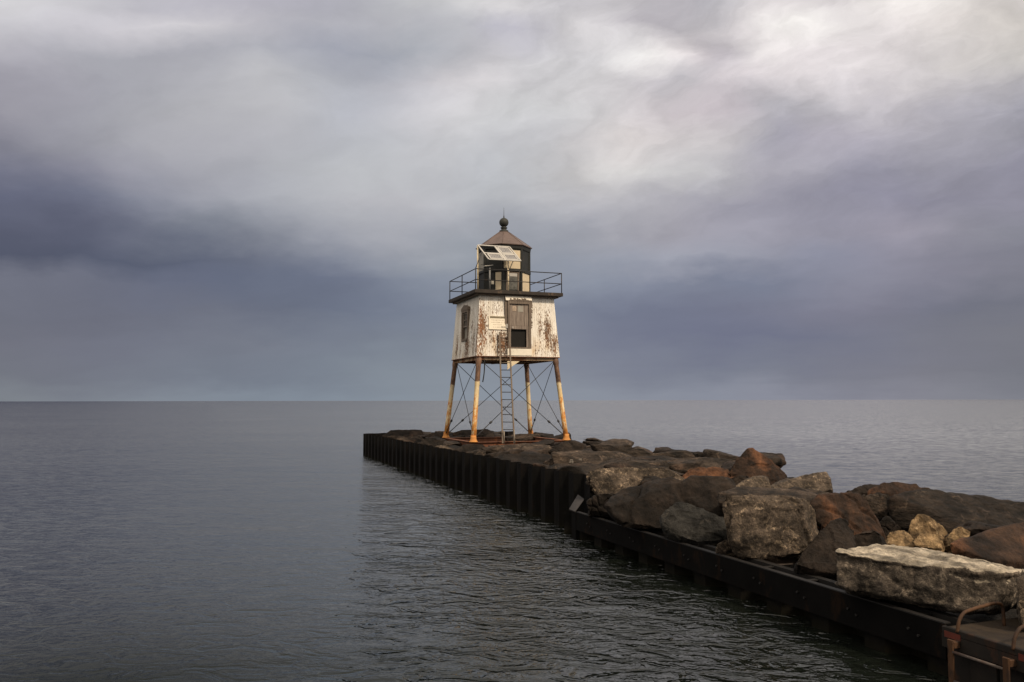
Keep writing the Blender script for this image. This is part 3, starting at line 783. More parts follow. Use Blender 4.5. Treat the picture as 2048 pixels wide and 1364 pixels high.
# ------------------------------------------------------------------ rocks
ROCKS = 'armour stones of the breakwater'
def finish_rock(name, hull_pts, mat, label, style, voxel_div=74, smooth_it=4, amp=1.0, seed=0, group=ROCKS, cuts=None):
    c = sum(hull_pts, Vector()) / len(hull_pts)
    zmin = min(p.z for p in hull_pts)
    org = Vector((c.x, c.y, zmin))
    bm = bmesh.new()
    for p in hull_pts:
        bm.verts.new(p - org)
    res = bmesh.ops.convex_hull(bm, input=list(bm.verts))
    junk = [e for e in res['geom_interior'] + res['geom_unused'] if isinstance(e, bmesh.types.BMVert)]
    bmesh.ops.delete(bm, geom=list(set(junk)), context='VERTS')
    bmesh.ops.recalc_face_normals(bm, faces=list(bm.faces))
    rc = random.Random(seed * 7 + 1)
    sz0 = max(max(v.co[k] for v in bm.verts) - min(v.co[k] for v in bm.verts) for k in range(3))
    for _ in range({'granite': 9, 'slab': 7, 'worn': 4}[style] if cuts is None else cuts):          # fracture planes knocked off the hull
        nv = Vector((rc.gauss(0, 1), rc.gauss(0, 1), rc.gauss(0, 1) * (1.0 if style != 'slab' else 0.5)))
        if nv.y > 0.2: nv.y = -nv.y
        nv.normalize()
        hmax = max(v.co.dot(nv) for v in bm.verts)
        dcut = rc.uniform(0.012, 0.055) * sz0 * (0.8 if style == 'slab' else 1.0)
        bmesh.ops.bisect_plane(bm, geom=list(bm.verts) + list(bm.edges) + list(bm.faces), plane_co=nv * (hmax - dcut), plane_no=nv, clear_outer=True)
        be = [e for e in bm.edges if e.is_boundary]
        if be:
            bmesh.ops.holes_fill(bm, edges=be, sides=0)
    bmesh.ops.recalc_face_normals(bm, faces=list(bm.faces))
    dims = [max(v.co[k] for v in bm.verts) - min(v.co[k] for v in bm.verts) for k in range(3)]
    size = max(dims)
    me = bpy.data.meshes.new('tmp')
    bm.to_mesh(me); bm.free()
    tmp = bpy.data.objects.new('tmp', me)
    COL.objects.link(tmp)
    rm = tmp.modifiers.new('r', 'REMESH')
    rm.mode = 'VOXEL'
    rm.voxel_size = size / voxel_div
    sm = tmp.modifiers.new('s', 'SMOOTH')
    sm.factor = 0.5
    sm.iterations = max(1, smooth_it - 2)
    dg = bpy.context.evaluated_depsgraph_get()
    out = bpy.data.meshes.new_from_object(tmp.evaluated_get(dg))
    bpy.data.objects.remove(tmp)
    bpy.data.meshes.remove(me)
    out.name = name
    n = len(out.vertices)
    so = Vector((seed * 3.17, seed * 1.31, seed * 2.23))
    nrm = [v.normal.copy() for v in out.vertices]
    minor = min(dims)
    A = amp * (0.35 * minor + 0.1 * size)
    for v, nn in zip(out.vertices, nrm):
        p = v.co
        q = p / size + so
        w = Vector((mnoise.noise(q * 3.1), mnoise.noise(q * 3.1 + Vector((9, 2, 5))), mnoise.noise(q * 3.1 + Vector((1, 7, 3)))))
        if style == 'granite':
            d = 0.12 * mnoise.fractal(q * 2.2, 0.9, 2.1, 4)
            d += 0.11 * (mnoise.cell(q * 3.4 + w * 0.5) - 0.6) + 0.035 * (mnoise.cell(q * 8.5 + w * 0.7) - 0.5)
            f = mnoise.voronoi(q * 5.0 + w * 0.6)[0]
            d += 0.10 * (min(f[1] - f[0], 0.30) - 0.2) + 0.04 * mnoise.fractal(q * 20, 0.6, 2.0, 3)
        elif style == 'slab':
            lay = p.z / size * 15 + 2.2 * mnoise.noise(q * 1.8) + 0.5 * mnoise.noise(q * 7)
            up = 1.0 - abs(nn.z)
            d = 0.11 * mnoise.fractal(q * 2.4, 0.9, 2.0, 4) + up * 0.10 * (mnoise.cell(Vector((0.5, 0.5, math.floor(lay) + 0.5))) - 0.6) + 0.04 * mnoise.fractal(q * 16, 0.6, 2.0, 3)
            d += 0.06 * (mnoise.cell(Vector((q.x * 3, q.y * 3, q.z * 10)) + w * 0.8) - 0.6) * (0.4 + 0.6 * up)
            f = mnoise.voronoi(Vector((q.x * 4, q.y * 4, q.z * 9)) + w * 0.5)[0]
            d += 0.07 * (min(f[1] - f[0], 0.25) - 0.15)
        else:                                               # worn, rounded
            d = 0.22 * mnoise.fractal(q * 1.7, 1.0, 2.0, 4) + 0.035 * mnoise.fractal(q * 12, 0.8, 2.0, 3)
            r = 1.0 - abs(mnoise.noise(q * 2.4 + w * 0.4 + Vector((4, 4, 4))))
            d -= 0.12 * max(0.0, r - 0.90) / 0.10
            d += 0.03 * mnoise.cell(q * 4.0 + w * 0.9) - 0.03
        v.co = p + nn * (d * A)
    for pgn in out.polygons:
        pgn.use_smooth = True
    out.materials.clear()
    out.materials.append(mat)
    o = bpy.data.objects.new(name, out)
    COL.objects.link(o)
    o.location = org
    tag(o, label, 'rock', group)
    return o

def rock(outline, depth, thick, mat, label, style='worn', back=0.86, drop=0.25, grow=1.03, extra=(), bury=0.12, **kw):
    """outline: (px, py[, extra metres of depth]) of the stone as it lies; the stone then gets its thickness away from the viewer"""
    n = len(outline)
    cx = sum(p[0] for p in outline) / n
    cy = sum(p[1] for p in outline) / n
    pts = []
    for p in outline:
        dd = p[2] if len(p) > 2 else 0.0
        px, py = cx + (p[0] - cx) * grow, cy + (p[1] - cy) * grow
        pts.append(at(px, py, depth + dd))
        bx, by = cx + (p[0] - cx) * back, cy + (p[1] - cy) * back
        k = at(bx, by, depth + max(thick, dd + 0.2))
        k.z -= drop * (1 if p[1] < cy else 0.4)
        pts.append(k)
        if p[1] > cy:                                       # bury the underside a little
            q = at(px, py, depth + dd + 0.12)
            q.z -= bury
            pts.append(q)
    for p in extra:
        pts.append(at(p[0], p[1], depth + p[2]))
    name = kw.pop('name', 'boulder')
    rock.count += 1
    return finish_rock(name, pts, M[mat], label, style, seed=rock.count, **kw)
rock.count = 0

def build_boulders():
    # --- front row
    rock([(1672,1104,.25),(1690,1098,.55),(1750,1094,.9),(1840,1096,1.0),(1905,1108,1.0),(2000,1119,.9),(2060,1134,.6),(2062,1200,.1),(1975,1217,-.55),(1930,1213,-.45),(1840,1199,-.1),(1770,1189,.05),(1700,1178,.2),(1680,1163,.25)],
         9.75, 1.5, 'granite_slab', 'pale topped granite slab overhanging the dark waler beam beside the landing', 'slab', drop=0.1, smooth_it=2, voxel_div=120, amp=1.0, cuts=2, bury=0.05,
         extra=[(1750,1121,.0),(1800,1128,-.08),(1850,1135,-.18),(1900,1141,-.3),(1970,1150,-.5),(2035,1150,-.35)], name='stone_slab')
    rock([(1443,1003),(1452,991,.05),(1500,988,.12),(1580,991,.12),(1620,998,.08),(1633,1014,.02),(1636,1060),(1627,1088),(1600,1106),(1550,1113),(1500,1106),(1470,1094),(1452,1060)],
         12.75, 1.35, 'granite', 'square upright granite boulder with pale veins behind the waler beam', 'granite', smooth_it=3, voxel_div=88, amp=0.55)
    rock([(1590,1127),(1606,1098,.1),(1640,1060,.2),(1662,1040,.35),(1676,1034,.4),(1692,1040,.5),(1712,1062,.6),(1712,1110,.1),(1690,1145,-.1),(1640,1142,-.1)],
         11.6, 1.2, 'brown', 'peaked dark brown boulder between the square granite boulder and the pale slab', 'granite', cuts=2, smooth_it=3, amp=0.5, voxel_div=80)
    rock([(1690,1100),(1705,1066),(1735,1060),(1752,1056),(1765,1066),(1776,1092),(1770,1120),(1700,1130)],
         12.1, 0.9, 'brown', 'low reddish brown rock at the right foot of the peaked dark boulder', 'worn', amp=0.8)
    rock([(1318,1036,.1),(1332,1018,.15),(1350,1006,.3),(1366,1002,.35),(1440,1030,.4),(1456,1036,.35),(1456,1088,.1),(1420,1092,-.05),(1372,1076,-.05),(1340,1060,.0)],
         14.0, 1.0, 'grey', 'dark grey wedge shaped boulder left of the square granite boulder', 'granite', smooth_it=2, amp=0.45, voxel_div=80)
    rock([(1432,1092),(1444,1082),(1460,1076),(1476,1082),(1480,1100),(1450,1104)],
         13.0, 0.5, 'granite', 'small pale stone wedged at the lower left corner of the square granite boulder', 'granite')
    rock([(1212,1012),(1222,986,.15),(1262,969,.35),(1340,956,.5),(1420,954,.6),(1470,963,.7),(1486,978,.6),(1480,1010,.3),(1430,1060,.05),(1325,1058,-.1),(1250,1045,-.1),(1218,1026)],
         15.2, 1.9, 'brown', 'large smooth dark brown boulder with a hollow below the long pale granite boulder', 'worn', smooth_it=5, amp=0.95, voxel_div=92)
    rock([(1174,1003),(1184,992),(1214,984),(1236,986),(1238,1015),(1214,1024),(1178,1022)],
         16.9, 0.9, 'brown', 'small rounded brown rock beside the tall wall under the long pale boulder', 'worn')
    rock([(1171,948),(1178,940,.1),(1200,932,.2),(1290,930,.5),(1340,939,.7),(1371,957,.8),(1376,972,.7),(1290,990,.3),(1190,990),(1176,975)],
         18.2, 1.4, 'granite', 'long pale granite boulder lying against the end of the tall wall', 'granite', smooth_it=3, amp=0.5, voxel_div=88)
    # --- second row
    rock([(1434,984),(1480,974,.4),(1560,976,.6),(1622,984,.5),(1648,993,.3),(1630,1010,.0),(1440,1004,-.1)],
         14.6, 1.2, 'slate', 'flat dark slab lying behind the top of the square granite boulder', 'slab', amp=0.5)
    rock([(1615,1003),(1636,986,.2),(1668,979,.4),(1700,980,.5),(1726,994,.5),(1748,1020,.4),(1768,1066,.2),(1740,1085,.0),(1690,1080,-.1),(1640,1050,-.1),(1624,1024)],
         13.9, 1.4, 'rusty', 'rounded rust coloured boulder right of the square granite boulder', 'worn', smooth_it=6, amp=0.8, voxel_div=80)
    rock([(1720,994),(1740,987,.2),(1778,984,.3),(1788,998,.3),(1776,1020,.1),(1768,1048),(1740,1040),(1726,1015)],
         15.6, 0.9, 'slate', 'brown angular rock between the rust coloured boulder and the long dark slab', 'granite', amp=0.6)
    rock([(1752,1046),(1774,1036),(1802,1056),(1808,1072),(1760,1075)],
         14.6, 0.7, 'brown', 'low dark rock behind the two small tan stones', 'worn')
    rock([(1766,1082),(1780,1065,.1),(1800,1057,.2),(1816,1060,.2),(1831,1080,.1),(1829,1096),(1785,1098)],
         13.5, 0.6, 'tan', 'rounded tan stone at the left end of the small tan stones', 'granite', amp=0.5)
    rock([(1815,1064),(1822,1040,.1),(1836,1027,.2),(1850,1029,.25),(1882,1046,.3),(1895,1068,.2),(1885,1084),(1830,1084)],
         14.2, 0.8, 'tan', 'tall tan block standing behind the bright cream stone', 'granite', amp=0.5, smooth_it=3)
    rock([(1828,1082),(1842,1064,.1),(1882,1070,.2),(1889,1083,.1),(1887,1096),(1834,1096)],
         13.4, 0.5, 'tan', 'bright cream stone in front of the tall tan block', 'granite', amp=0.5)
    rock([(1886,1082),(1905,1058,.1),(1918,1050,.2),(1942,1062,.25),(1930,1090),(1892,1096)],
         13.5, 0.6, 'tan', 'grey tan wedge stone beside the dark rock with rusty top edge', 'granite', amp=0.4, smooth_it=2)
    rock([(1898,1088),(1920,1076,.3),(1985,1058,.7),(2070,1036,1.1),(2075,1120,.2),(1990,1130,-.2),(1905,1112)],
         11.9, 1.6, 'rusty', 'dark rock with rusty top edge at the right edge behind the pale slab', 'slab', amp=0.5, voxel_div=80)
    rock([(2032,1156),(2045,1146,.2),(2090,1150,.3),(2095,1250),(2050,1258),(2034,1236)],
         8.75, 0.8, 'granite', 'granite block at the right edge against the end of the pale slab', 'granite', amp=0.5)
    # --- skyline and back row, right
    rock([(1776,1000),(1815,986,.3),(1850,977,.6),(1910,984,.9),(2000,998,1.0),(2075,1010,1.0),(2080,1066,.1),(1960,1066,-.2),(1860,1058,-.1),(1790,1040)],
         14.9, 2.4, 'slate', 'long dark brown slab on the right skyline sloping down to the right edge', 'slab', amp=0.6, voxel_div=96)
    rock([(1688,980),(1730,972,.2),(1768,972,.2),(1775,990),(1700,996)],
         18.4, 1.0, 'brown', 'low dark rock on the skyline left of the humped dark rock', 'worn')
    rock([(1734,980),(1760,966,.2),(1795,961,.3),(1830,965,.3),(1862,978,.3),(1850,995),(1745,995)],
         17.3, 1.2, 'rusty', 'humped dark reddish rock on the skyline behind the long dark slab', 'worn', amp=0.9)
    rock([(1540,968),(1562,955,.2),(1630,944,.4),(1652,940,.4),(1661,950,.3),(1670,975,.2),(1640,990),(1560,990)],
         17.9, 1.0, 'granite', 'pale granite wedge on the skyline rising to a point on its right', 'granite', smooth_it=2, amp=0.4, voxel_div=80)
    rock([(1484,956,.2),(1525,945,.3),(1537,950,.3),(1543,984,.1),(1500,988),(1466,974)],
         17.0, 0.8, 'granite', 'small pale block in front of the peaked skyline boulder', 'granite', smooth_it=2, amp=0.4)
    rock([(1458,944),(1474,916,.2),(1496,895,.5),(1506,895,.5),(1542,920,.5),(1580,955,.4),(1570,975),(1500,975),(1465,962)],
         19.6, 1.6, 'rusty', 'tall peaked reddish brown boulder standing on the skyline', 'granite', cuts=1, smooth_it=3, amp=0.5, voxel_div=80)
    rock([(1360,956),(1378,937,.2),(1397,932,.3),(1445,937,.4),(1474,946,.4),(1462,962),(1390,966)],
         19.4, 1.1, 'rusty', 'low reddish brown rock left of the peaked skyline boulder', 'worn', amp=0.9)
    rock([(1452,962),(1475,950,.1),(1496,952,.2),(1506,972,.1),(1470,980)],
         17.4, 0.6, 'brown', 'small dark rock left of the small pale block', 'worn')
    rock([(1540,985),(1600,978,.3),(1660,980,.3),(1690,990,.2),(1660,1000),(1560,1000)],
         16.6, 1.2, 'slate', 'low brown slab below the pale granite wedge', 'slab', amp=0.6)
    # --- layered slabs towards the lighthouse
    rock([(1296,908),(1340,903,.3),(1384,902,.3),(1392,914,.2),(1350,926),(1300,922)],
         25.0, 1.4, 'slate', 'thin overhanging slab on the skyline halfway between lighthouse and peaked boulder', 'slab', amp=0.5)
    rock([(1305,934),(1345,918,.5),(1400,914,.8),(1470,920,.9),(1474,944,.3),(1400,952),(1320,950)],
         21.8, 2.0, 'slate', 'broad flat slab sloping towards the peaked skyline boulder', 'slab', amp=0.6, voxel_div=80)
    rock([(1180,890,.2),(1230,891,.3),(1285,897,.4),(1302,908,.3),(1296,930),(1200,912)],
         26.5, 2.0, 'slate', 'layered slab on the skyline right of the lighthouse base', 'slab', amp=0.6, voxel_div=80)
    rock([(1100,905),(1160,899,.6),(1240,905,.8),(1290,922,.7),(1300,940,.2),(1200,935,-.1),(1110,920,-.2)],
         23.6, 2.4, 'slate', 'wide layered slab sloping down from the lighthouse base towards the long pale boulder', 'slab', amp=0.6, voxel_div=88)
    rock([(1066,944),(1110,928,.6),(1180,926,.9),(1220,936,.8),(1180,952,.0),(1110,955,-.2)],
         22.1, 1.6, 'slate', 'flat pinkish brown slab on top of the tall wall beside the long pale boulder', 'slab', amp=0.5, voxel_div=80)
    rock([(1200,930),(1260,922,.4),(1330,932,.6),(1350,948,.4),(1290,946,.1),(1215,942)],
         20.8, 1.5, 'slate', 'sloping brown slab behind the long pale boulder', 'slab', amp=0.6)
    rock([(1098,902),(1118,886,.3),(1140,880,.4),(1170,886,.4),(1180,902,.2),(1150,910)],
         28.4, 1.6, 'brown', 'brown hump of rock at the right foot of the lighthouse base frame', 'worn', amp=0.7)
    rock([(975,905),(990,890,.5),(1050,886,.8),(1100,890,.8),(1104,905,.2),(1040,912,-.1)],
         29.8, 2.2, 'slate', 'flat slab in front of the lighthouse base frame below the ladder', 'slab', amp=0.4, voxel_div=80)
    rock([(975,922),(1000,908,.5),(1070,904,.8),(1140,918,.9),(1150,928,.6),(1080,932,.0),(1000,934,-.2)],
         24.8, 2.2, 'brown', 'long dark layered slab near the tall wall below the lighthouse base', 'slab', amp=0.7, voxel_div=88)
    rock([(905,902),(928,890,.3),(965,887,.4),(978,898,.3),(970,910),(920,908)],
         29.4, 1.4, 'brown', 'dark rock beside the tall wall below the near lighthouse leg', 'worn', amp=0.8)
    rock([(862,900),(876,890,.2),(895,890,.3),(908,900,.2),(890,905)],
         31.9, 0.8, 'granite', 'small pale rock tucked at the left corner of the lighthouse base frame', 'granite', amp=0.6)
    rock([(905,866,.2),(925,858,.3),(975,857,.4),(990,868,.3),(985,876),(910,876)],
         40.4, 1.6, 'brown', 'broad rock behind the near lighthouse leg at the far edge', 'worn', amp=0.6)
    rock([(764,872),(782,860,.3),(842,859,.4),(850,868,.3),(840,878),(775,880)],
         42.4, 1.8, 'brown', 'flat topped rock at the far left tip of the breakwater', 'slab', amp=0.5)
    rock([(838,888),(850,876,.2),(872,872,.3),(888,880,.3),(884,894),(850,896)],
         33.6, 1.3, 'brown', 'rounded rock left of the lighthouse base frame beside the tall wall', 'worn', amp=0.8)
    rock([(784,884),(800,872,.3),(838,872,.4),(852,882,.3),(840,890),(800,888)],
         38.9, 1.5, 'slate', 'low brown rock on the tall wall between the far tip and the lighthouse', 'slab', amp=0.6)
    rock([(1010,872,.2),(1040,867,.3),(1080,867,.3),(1082,876,.2),(1050,880),(1015,880)],
         38.6, 1.3, 'slate', 'flat rock behind the back lighthouse leg', 'slab', amp=0.4)
    rock([(850,872,.2),(868,864,.3),(900,865,.3),(908,874),(870,880)],
         40.2, 1.2, 'brown', 'low rock behind the left lighthouse leg', 'worn', amp=0.6)
    for px, py, d in ((1142,922,23.2),(1153,918,23.9),(1160,920,23.6)):
        rock([(px-4,py+3),(px-3,py-3,.03),(px+3,py-4,.05),(px+5,py+1,.03),(px+3,py+4)], d, 0.14, 'chip',
             {1142: 'pale stone chip, left of three lying on the brown slabs', 1153: 'pale stone chip, highest of three lying on the brown slabs', 1160: 'pale stone chip, right of three lying on the brown slabs'}[px],
             'granite', voxel_div=18, name='stone_chip', group='pale stone chips on the slabs', drop=0.03)
    # --- packed armour stones between the ones above, nothing tells them apart
    rnd = random.Random(21)
    spots = []
    for s in range(1, 27):
        for tcol in range(0, 6):
            st, tt = s * 1.05 + rnd.uniform(-.35, .35), 0.75 + tcol * 1.25 + rnd.uniform(-.3, .3)
            if 14.6 < st < 19.9 and 1.9 < tt < 7.0: continue
            if rnd.random() < 0.45: continue
            spots.append((st, tt))
    for st, tt in spots:
        hx, hy, hz = rnd.uniform(.5, 1.0), rnd.uniform(.45, .85), rnd.uniform(.16, .30)
        a = rnd.uniform(0, 3.14)
        base = 1.02 + 0.02 * tt - 0.004 * st
        if tt < 1.4: hx, hy, hz = hx * .7, hy * .7, hz * .75
        if tt < hx + 0.45: tt = hx + 0.45
        pts = []
        tilt = Vector((rnd.uniform(-.18, .18), rnd.uniform(-.18, .18)))
        for k in range(16):
            ph = rnd.uniform(0, 6.283); zz = rnd.uniform(-1, 1)
            rr = rnd.uniform(.82, 1.1) * (1 - abs(zz) ** 4 * .35)
            lx, ly = math.cos(ph) * hx * rr, math.sin(ph) * hy * rr
            wx, wy = lx * math.cos(a) - ly * math.sin(a), lx * math.sin(a) + ly * math.cos(a)
            pts.append(W(st, tt, base + hz * 0.35 + zz * hz + wx * tilt.x + wy * tilt.y) + AX_B * wx + AX_A * wy)
        rock.count += 1
        finish_rock('boulder', pts, M['slate' if rnd.random() < .7 else 'brown'], 'low brown armour stone packed among many like it on top of the walled breakwater', rnd.choice(['slab', 'slab', 'worn']),
                    voxel_div=30, smooth_it=3, amp=0.8, seed=rock.count, group='packed armour stones on the breakwater top')
    # a few more below the skyline on the right, filling gaps between the big boulders
    for px, py, d, r, lab in ((1300, 975, 18.6, .5, 'dark rock filling the gap behind the large smooth brown boulder'), (1660, 1110, 12.9, .35, 'dark rock in the gap right of the square granite boulder'),
                              (1960, 1075, 14.2, .45, 'dark rock under the long dark skyline slab'), (1700, 1020, 16.4, .6, 'dark rock behind the rust coloured boulder'), (1580, 1000, 16.0, .5, 'dark rock behind the flat slab of the square boulder')):
        c = at(px, py, d)
        pts = []
        for k in range(18):
            v = Vector((rnd.gauss(0, 1), rnd.gauss(0, 1), rnd.gauss(0, 1))).normalized()
            pts.append(c + Vector((v.x * r * 1.3, v.y * r, v.z * r * .6)))
        rock.count += 1
        finish_rock('boulder', pts, M['brown'], lab, 'worn', voxel_div=34, seed=rock.count)
build_boulders()

# ------------------------------------------------------------------ lighthouse
LH_C = W(17.27, 4.43, 0)
LH_Z = 1.22
def build_lighthouse():
    root = thing('lighthouse', 'small white lighthouse with peeling paint on four rusty legs at the end of the breakwater', 'lighthouse', (LH_C.x, LH_C.y, LH_Z), TH)
    Z = lambda z: z - LH_Z                                   # world height -> local
    CORN = ((-1, -1), (1, -1), (1, 1), (-1, 1))
    B, TB = 2.09, 1.74                                       # half spacing of legs at foot and at cabin floor
    zf, zb = Z(1.30), Z(4.86)
    # base frame of I-beams
    bm = bmesh.new()
    for i in range(4):
        a = Vector(CORN[i]) * B; c = Vector(CORN[(i + 1) % 4]) * B
        d = (c - a).normalized(); n = Vector((d.y, -d.x))
        k = 0.11 if i % 2 == 0 else -0.11
        a2, c2 = a - d * k, c + d * k
        for w0, h0, h1 in ((0.10, zf - 0.03, zf - 0.012), (0.012, zf - 0.24, zf - 0.03), (0.10, zf - 0.26, zf - 0.24)):
            hexa(bm, [(*(a2 - n * w0), h0), (*(c2 - n * w0), h0), (*(c2 + n * w0), h0), (*(a2 + n * w0), h0),
                      (*(a2 - n * w0), h1), (*(c2 - n * w0), h1), (*(c2 + n * w0), h1), (*(a2 + n * w0), h1)])
    bmesh.ops.recalc_face_normals(bm, faces=list(bm.faces))
    link('base_frame', bm, M['rust'], root)
    # legs
    for cx, cy in CORN:
        foot = Vector((cx * B, cy * B, zf)); top = Vector((cx * TB, cy * TB, zb))
        bm = bmesh.new()
        v = top - foot
        tube(bm, [v * f for f in (0.02, 0.25, 0.5, 0.655, 0.66, 0.9, 0.93, 1.0)], [0.115, 0.105, 0.10, 0.10, 0.107, 0.105, 0.13, 0.13], 14)
        leg = link('leg', bm, M['leg'], root, foot)
        bm = bmesh.new()
        lathe(bm, [(0.19, -0.01), (0.19, 0.012), (0.165, 0.03), (0.137, 0.08), (0.122, 0.16), (0.114, 0.26)], 12)
        link('foot', bm, M['rust_orange'], leg)
    # cross bracing
    rods = []
    for i in range(4):
        for a, c in ((CORN[i], CORN[(i + 1) % 4]), (CORN[(i + 1) % 4], CORN[i])):
            k = 0.06 if a == CORN[i] else -0.06
            p0 = Vector((a[0] * TB, a[1] * TB, zb - 0.10)); p1 = Vector((c[0] * B, c[1] * B, zf + 0.12))
            n = Vector((a[1] + c[1], -(a[0] + c[0]), 0)).cross(Vector((0, 0, 1))).normalized() * k * 0.5
            p0 += n; p1 += n
            bm = bmesh.new()
            tube(bm, [p0, p0.lerp(p1, 0.80)], 0.0145, 6)
            tube(bm, [p0.lerp(p1, 0.80), p1], 0.021, 6)
            rod = link('brace_rod', bm, M['rod'], root)
            bm = bmesh.new()
            tube(bm, [p0.lerp(p1, f) for f in (0.785, 0.79, 0.80, 0.81, 0.815)], [0.02, 0.046, 0.05, 0.046, 0.02], 8)
            link('turnbuckle', bm, M['rod'], rod)
    # floor beams under the cabin
    bm = bmesh.new()
    fb = 1.78
    for lo, hi in (((-fb, -fb, Z(4.70)), (fb, -fb + .12, Z(4.865))), ((-fb, fb - .12, Z(4.70)), (fb, fb, Z(4.865))), ((-fb, -fb + .12, Z(4.70)), (-fb + .12, fb - .12, Z(4.865))), ((fb - .12, -fb + .12, Z(4.70)), (fb, fb - .12, Z(4.865)))):
        box(bm, lo, hi)
    box(bm, (-fb + .12, -fb + .12, Z(4.80)), (fb - .12, fb - .12, Z(4.85)))
    for x in (-0.9, 0.0, 0.9):
        box(bm, (x - .05, -fb + .12, Z(4.68)), (x + .05, fb - .12, Z(4.80)))
    link('floor_frame', bm, M['rust_pale'], root)
    # cabin
    z0, z1 = 4.865, 7.50
    b0, b1 = 1.89, 1.70
    bm = bmesh.new()
    H = z1 - z0
    hw = lambda z: b0 + (b1 - b0) * z / H
    def wall_face(mapf, us, zs, hole):
        g = [[bm.verts.new(mapf(u, z)) for u in us(z)] for z in zs]
        for i in range(len(zs) - 1):
            for j in range(3):
                if hole and i == 1 and j == 1:
                    continue
                bm.faces.new((g[i][j], g[i][j + 1], g[i + 1][j + 1], g[i + 1][j]))
    zh = (5.24 - z0, 7.22 - z0)
    wall_face(lambda u, z: (u, -hw(z), z), lambda z: (-hw(z), -0.45, 0.48, hw(z)), (0, zh[0], zh[1], H), True)
    zh = (5.68 - z0, 6.90 - z0)
    wall_face(lambda u, z: (-hw(z), -u, z), lambda z: (-hw(z), -0.38, 0.38, hw(z)), (0, zh[0], zh[1], H), True)
    wall_face(lambda u, z: (-u, hw(z), z), lambda z: (-hw(z), -0.3, 0.3, hw(z)), (0, 1, 2, H), False)
    wall_face(lambda u, z: (hw(z), u, z), lambda z: (-hw(z), -0.3, 0.3, hw(z)), (0, 1, 2, H), False)
    bmesh.ops.remove_doubles(bm, verts=list(bm.verts), dist=0.001)
    bm.faces.new([v for v in sorted([v for v in bm.verts if v.co.z < 0.001 and abs(abs(v.co.x) - b0) < .001 and abs(abs(v.co.y) - b0) < .001], key=lambda v: -math.atan2(v.co.y, v.co.x))])
    cab = link('cabin', bm, M['boards'], root, (0, 0, Z(z0)))
    bm = bmesh.new()                                          # near-black box: the unlit room's shade put into its colour
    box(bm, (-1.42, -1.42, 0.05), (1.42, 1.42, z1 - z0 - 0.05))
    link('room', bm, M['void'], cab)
    bm = bmesh.new()                                          # thin rusted drip edge round the foot of the cabin
    e0 = b0 + 0.012
    for lo, hi in (((-e0, -e0, -0.03), (e0, -b0 + 0.03, -0.003)), ((-e0, b0 - 0.03, -0.03), (e0, e0, -0.003)), ((-e0, -b0 + 0.03, -0.03), (-b0 + 0.03, b0 - 0.03, -0.003)), ((b0 - 0.03, -b0 + 0.03, -0.03), (e0, b0 - 0.03, -0.003))):
        box(bm, lo, hi)
    link('drip_edge', bm, M['rust'], cab)
    wall = lambda z: b0 + (b1 - b0) * (z - z0) / (z1 - z0)     # half width of the cabin at height z
    # --- door, upright in the leaning front wall (front = -y)
    yd = -wall(5.0) - 0.02
    dx0, dx1 = -0.50, 0.56
    zd0, zd1 = 5.26, 7.20
    bm = bmesh.new()
    yb = -1.55
    box(bm, (dx0, yd, Z(zd0 - .05)), (dx0 + .075, yb, Z(zd1 + .04)), bev=.006)
    box(bm, (dx1 - .10, yd, Z(zd0 - .05)), (dx1, yb, Z(zd1 + .04)), bev=.006)
    box(bm, (dx0 + .075, yd, Z(zd1 - .09)), (dx1 - .10, yb, Z(zd1 + .04)), bev=.006)
    box(bm, (dx0 + .075, yd - .01, Z(zd0 - .06)), (dx1 - .10, yb, Z(zd0)), bev=.006)
    frame = link('door_frame', bm, M['brown_wood'], root)
    bm = bmesh.new()                                          # ragged strip of bare wood round the frame
    rnd = random.Random(5)
    nseg = 26
    for k in range(nseg):
        za = zd1 + .03 - k * 0.045; zc = za - 0.047
        w = rnd.uniform(0.015, 0.085)
        box(bm, (dx1 + .001, yd + .02, Z(zc)), (dx1 + w, yd + .05, Z(za)))
    for k in range(20):
        xa = dx0 + .05 + k * 0.052
        h = rnd.uniform(0.03, 0.12)
        box(bm, (xa, yd - .012, Z(zd1 + .041)), (xa + .055, yd + .03, Z(zd1 + .041 + h)))
    link('bare_edge', bm, M['brown_wood'], frame)
    bm = bmesh.new()
    hw = dx1 - .10 - (dx0 + .075)
    for k in range(5):                                        # upright door boards
        xa = dx0 + .075 + .004 + k * hw / 5
        box(bm, (xa, yd + .055 + (k % 2) * .006, Z(6.18)), (xa + hw / 5 - .008, yd + .09, Z(zd1 - .095)), bev=.004)
    box(bm, (dx0 + .08, yd + .04, Z(6.03)), (dx1 - .105, yd + .092, Z(6.175)), bev=.004)
    box(bm, (dx0 + .08, yd + .04, Z(zd0 + .003)), (dx0 + .15, yd + .092, Z(6.03)), bev=.004)
    box(bm, (dx1 - .205, yd + .04, Z(zd0 + .003)), (dx1 - .105, yd + .092, Z(6.03)), bev=.004)
    door = link('door', bm, M['grey_wood'], root)
    bm = bmesh.new()
    box(bm, (dx0 + .15, yd + .14, Z(zd0 + .005)), (dx1 - .205, yd + .15, Z(6.03)))  # dark sheet across the doorway, the shade inside painted as its colour
    link('opening_shade', bm, M['void'], door)
    bm = bmesh.new()
    tube(bm, [(dx0 + .21, yd + .04, Z(6.10)), (dx0 + .21, yd - .01, Z(6.10)), (dx0 + .21, yd - .03, Z(6.10))], [.012, .012, .03], 10)
    link('door_knob', bm, M['white_metal'], door)
    bm = bmesh.new()                                          # patch panels on the door
    box(bm, (dx0 + .22, yd + .048, Z(6.80)), (dx0 + .40, yd + .054, Z(7.02)))
    link('patch', bm, M['door_patch'], door)
    bm = bmesh.new()
    box(bm, (dx0 + .47, yd + .048, Z(6.78)), (dx0 + .71, yd + .054, Z(7.03)))
    link('patch', bm, M['grey_panel'], door)
    bm = bmesh.new()
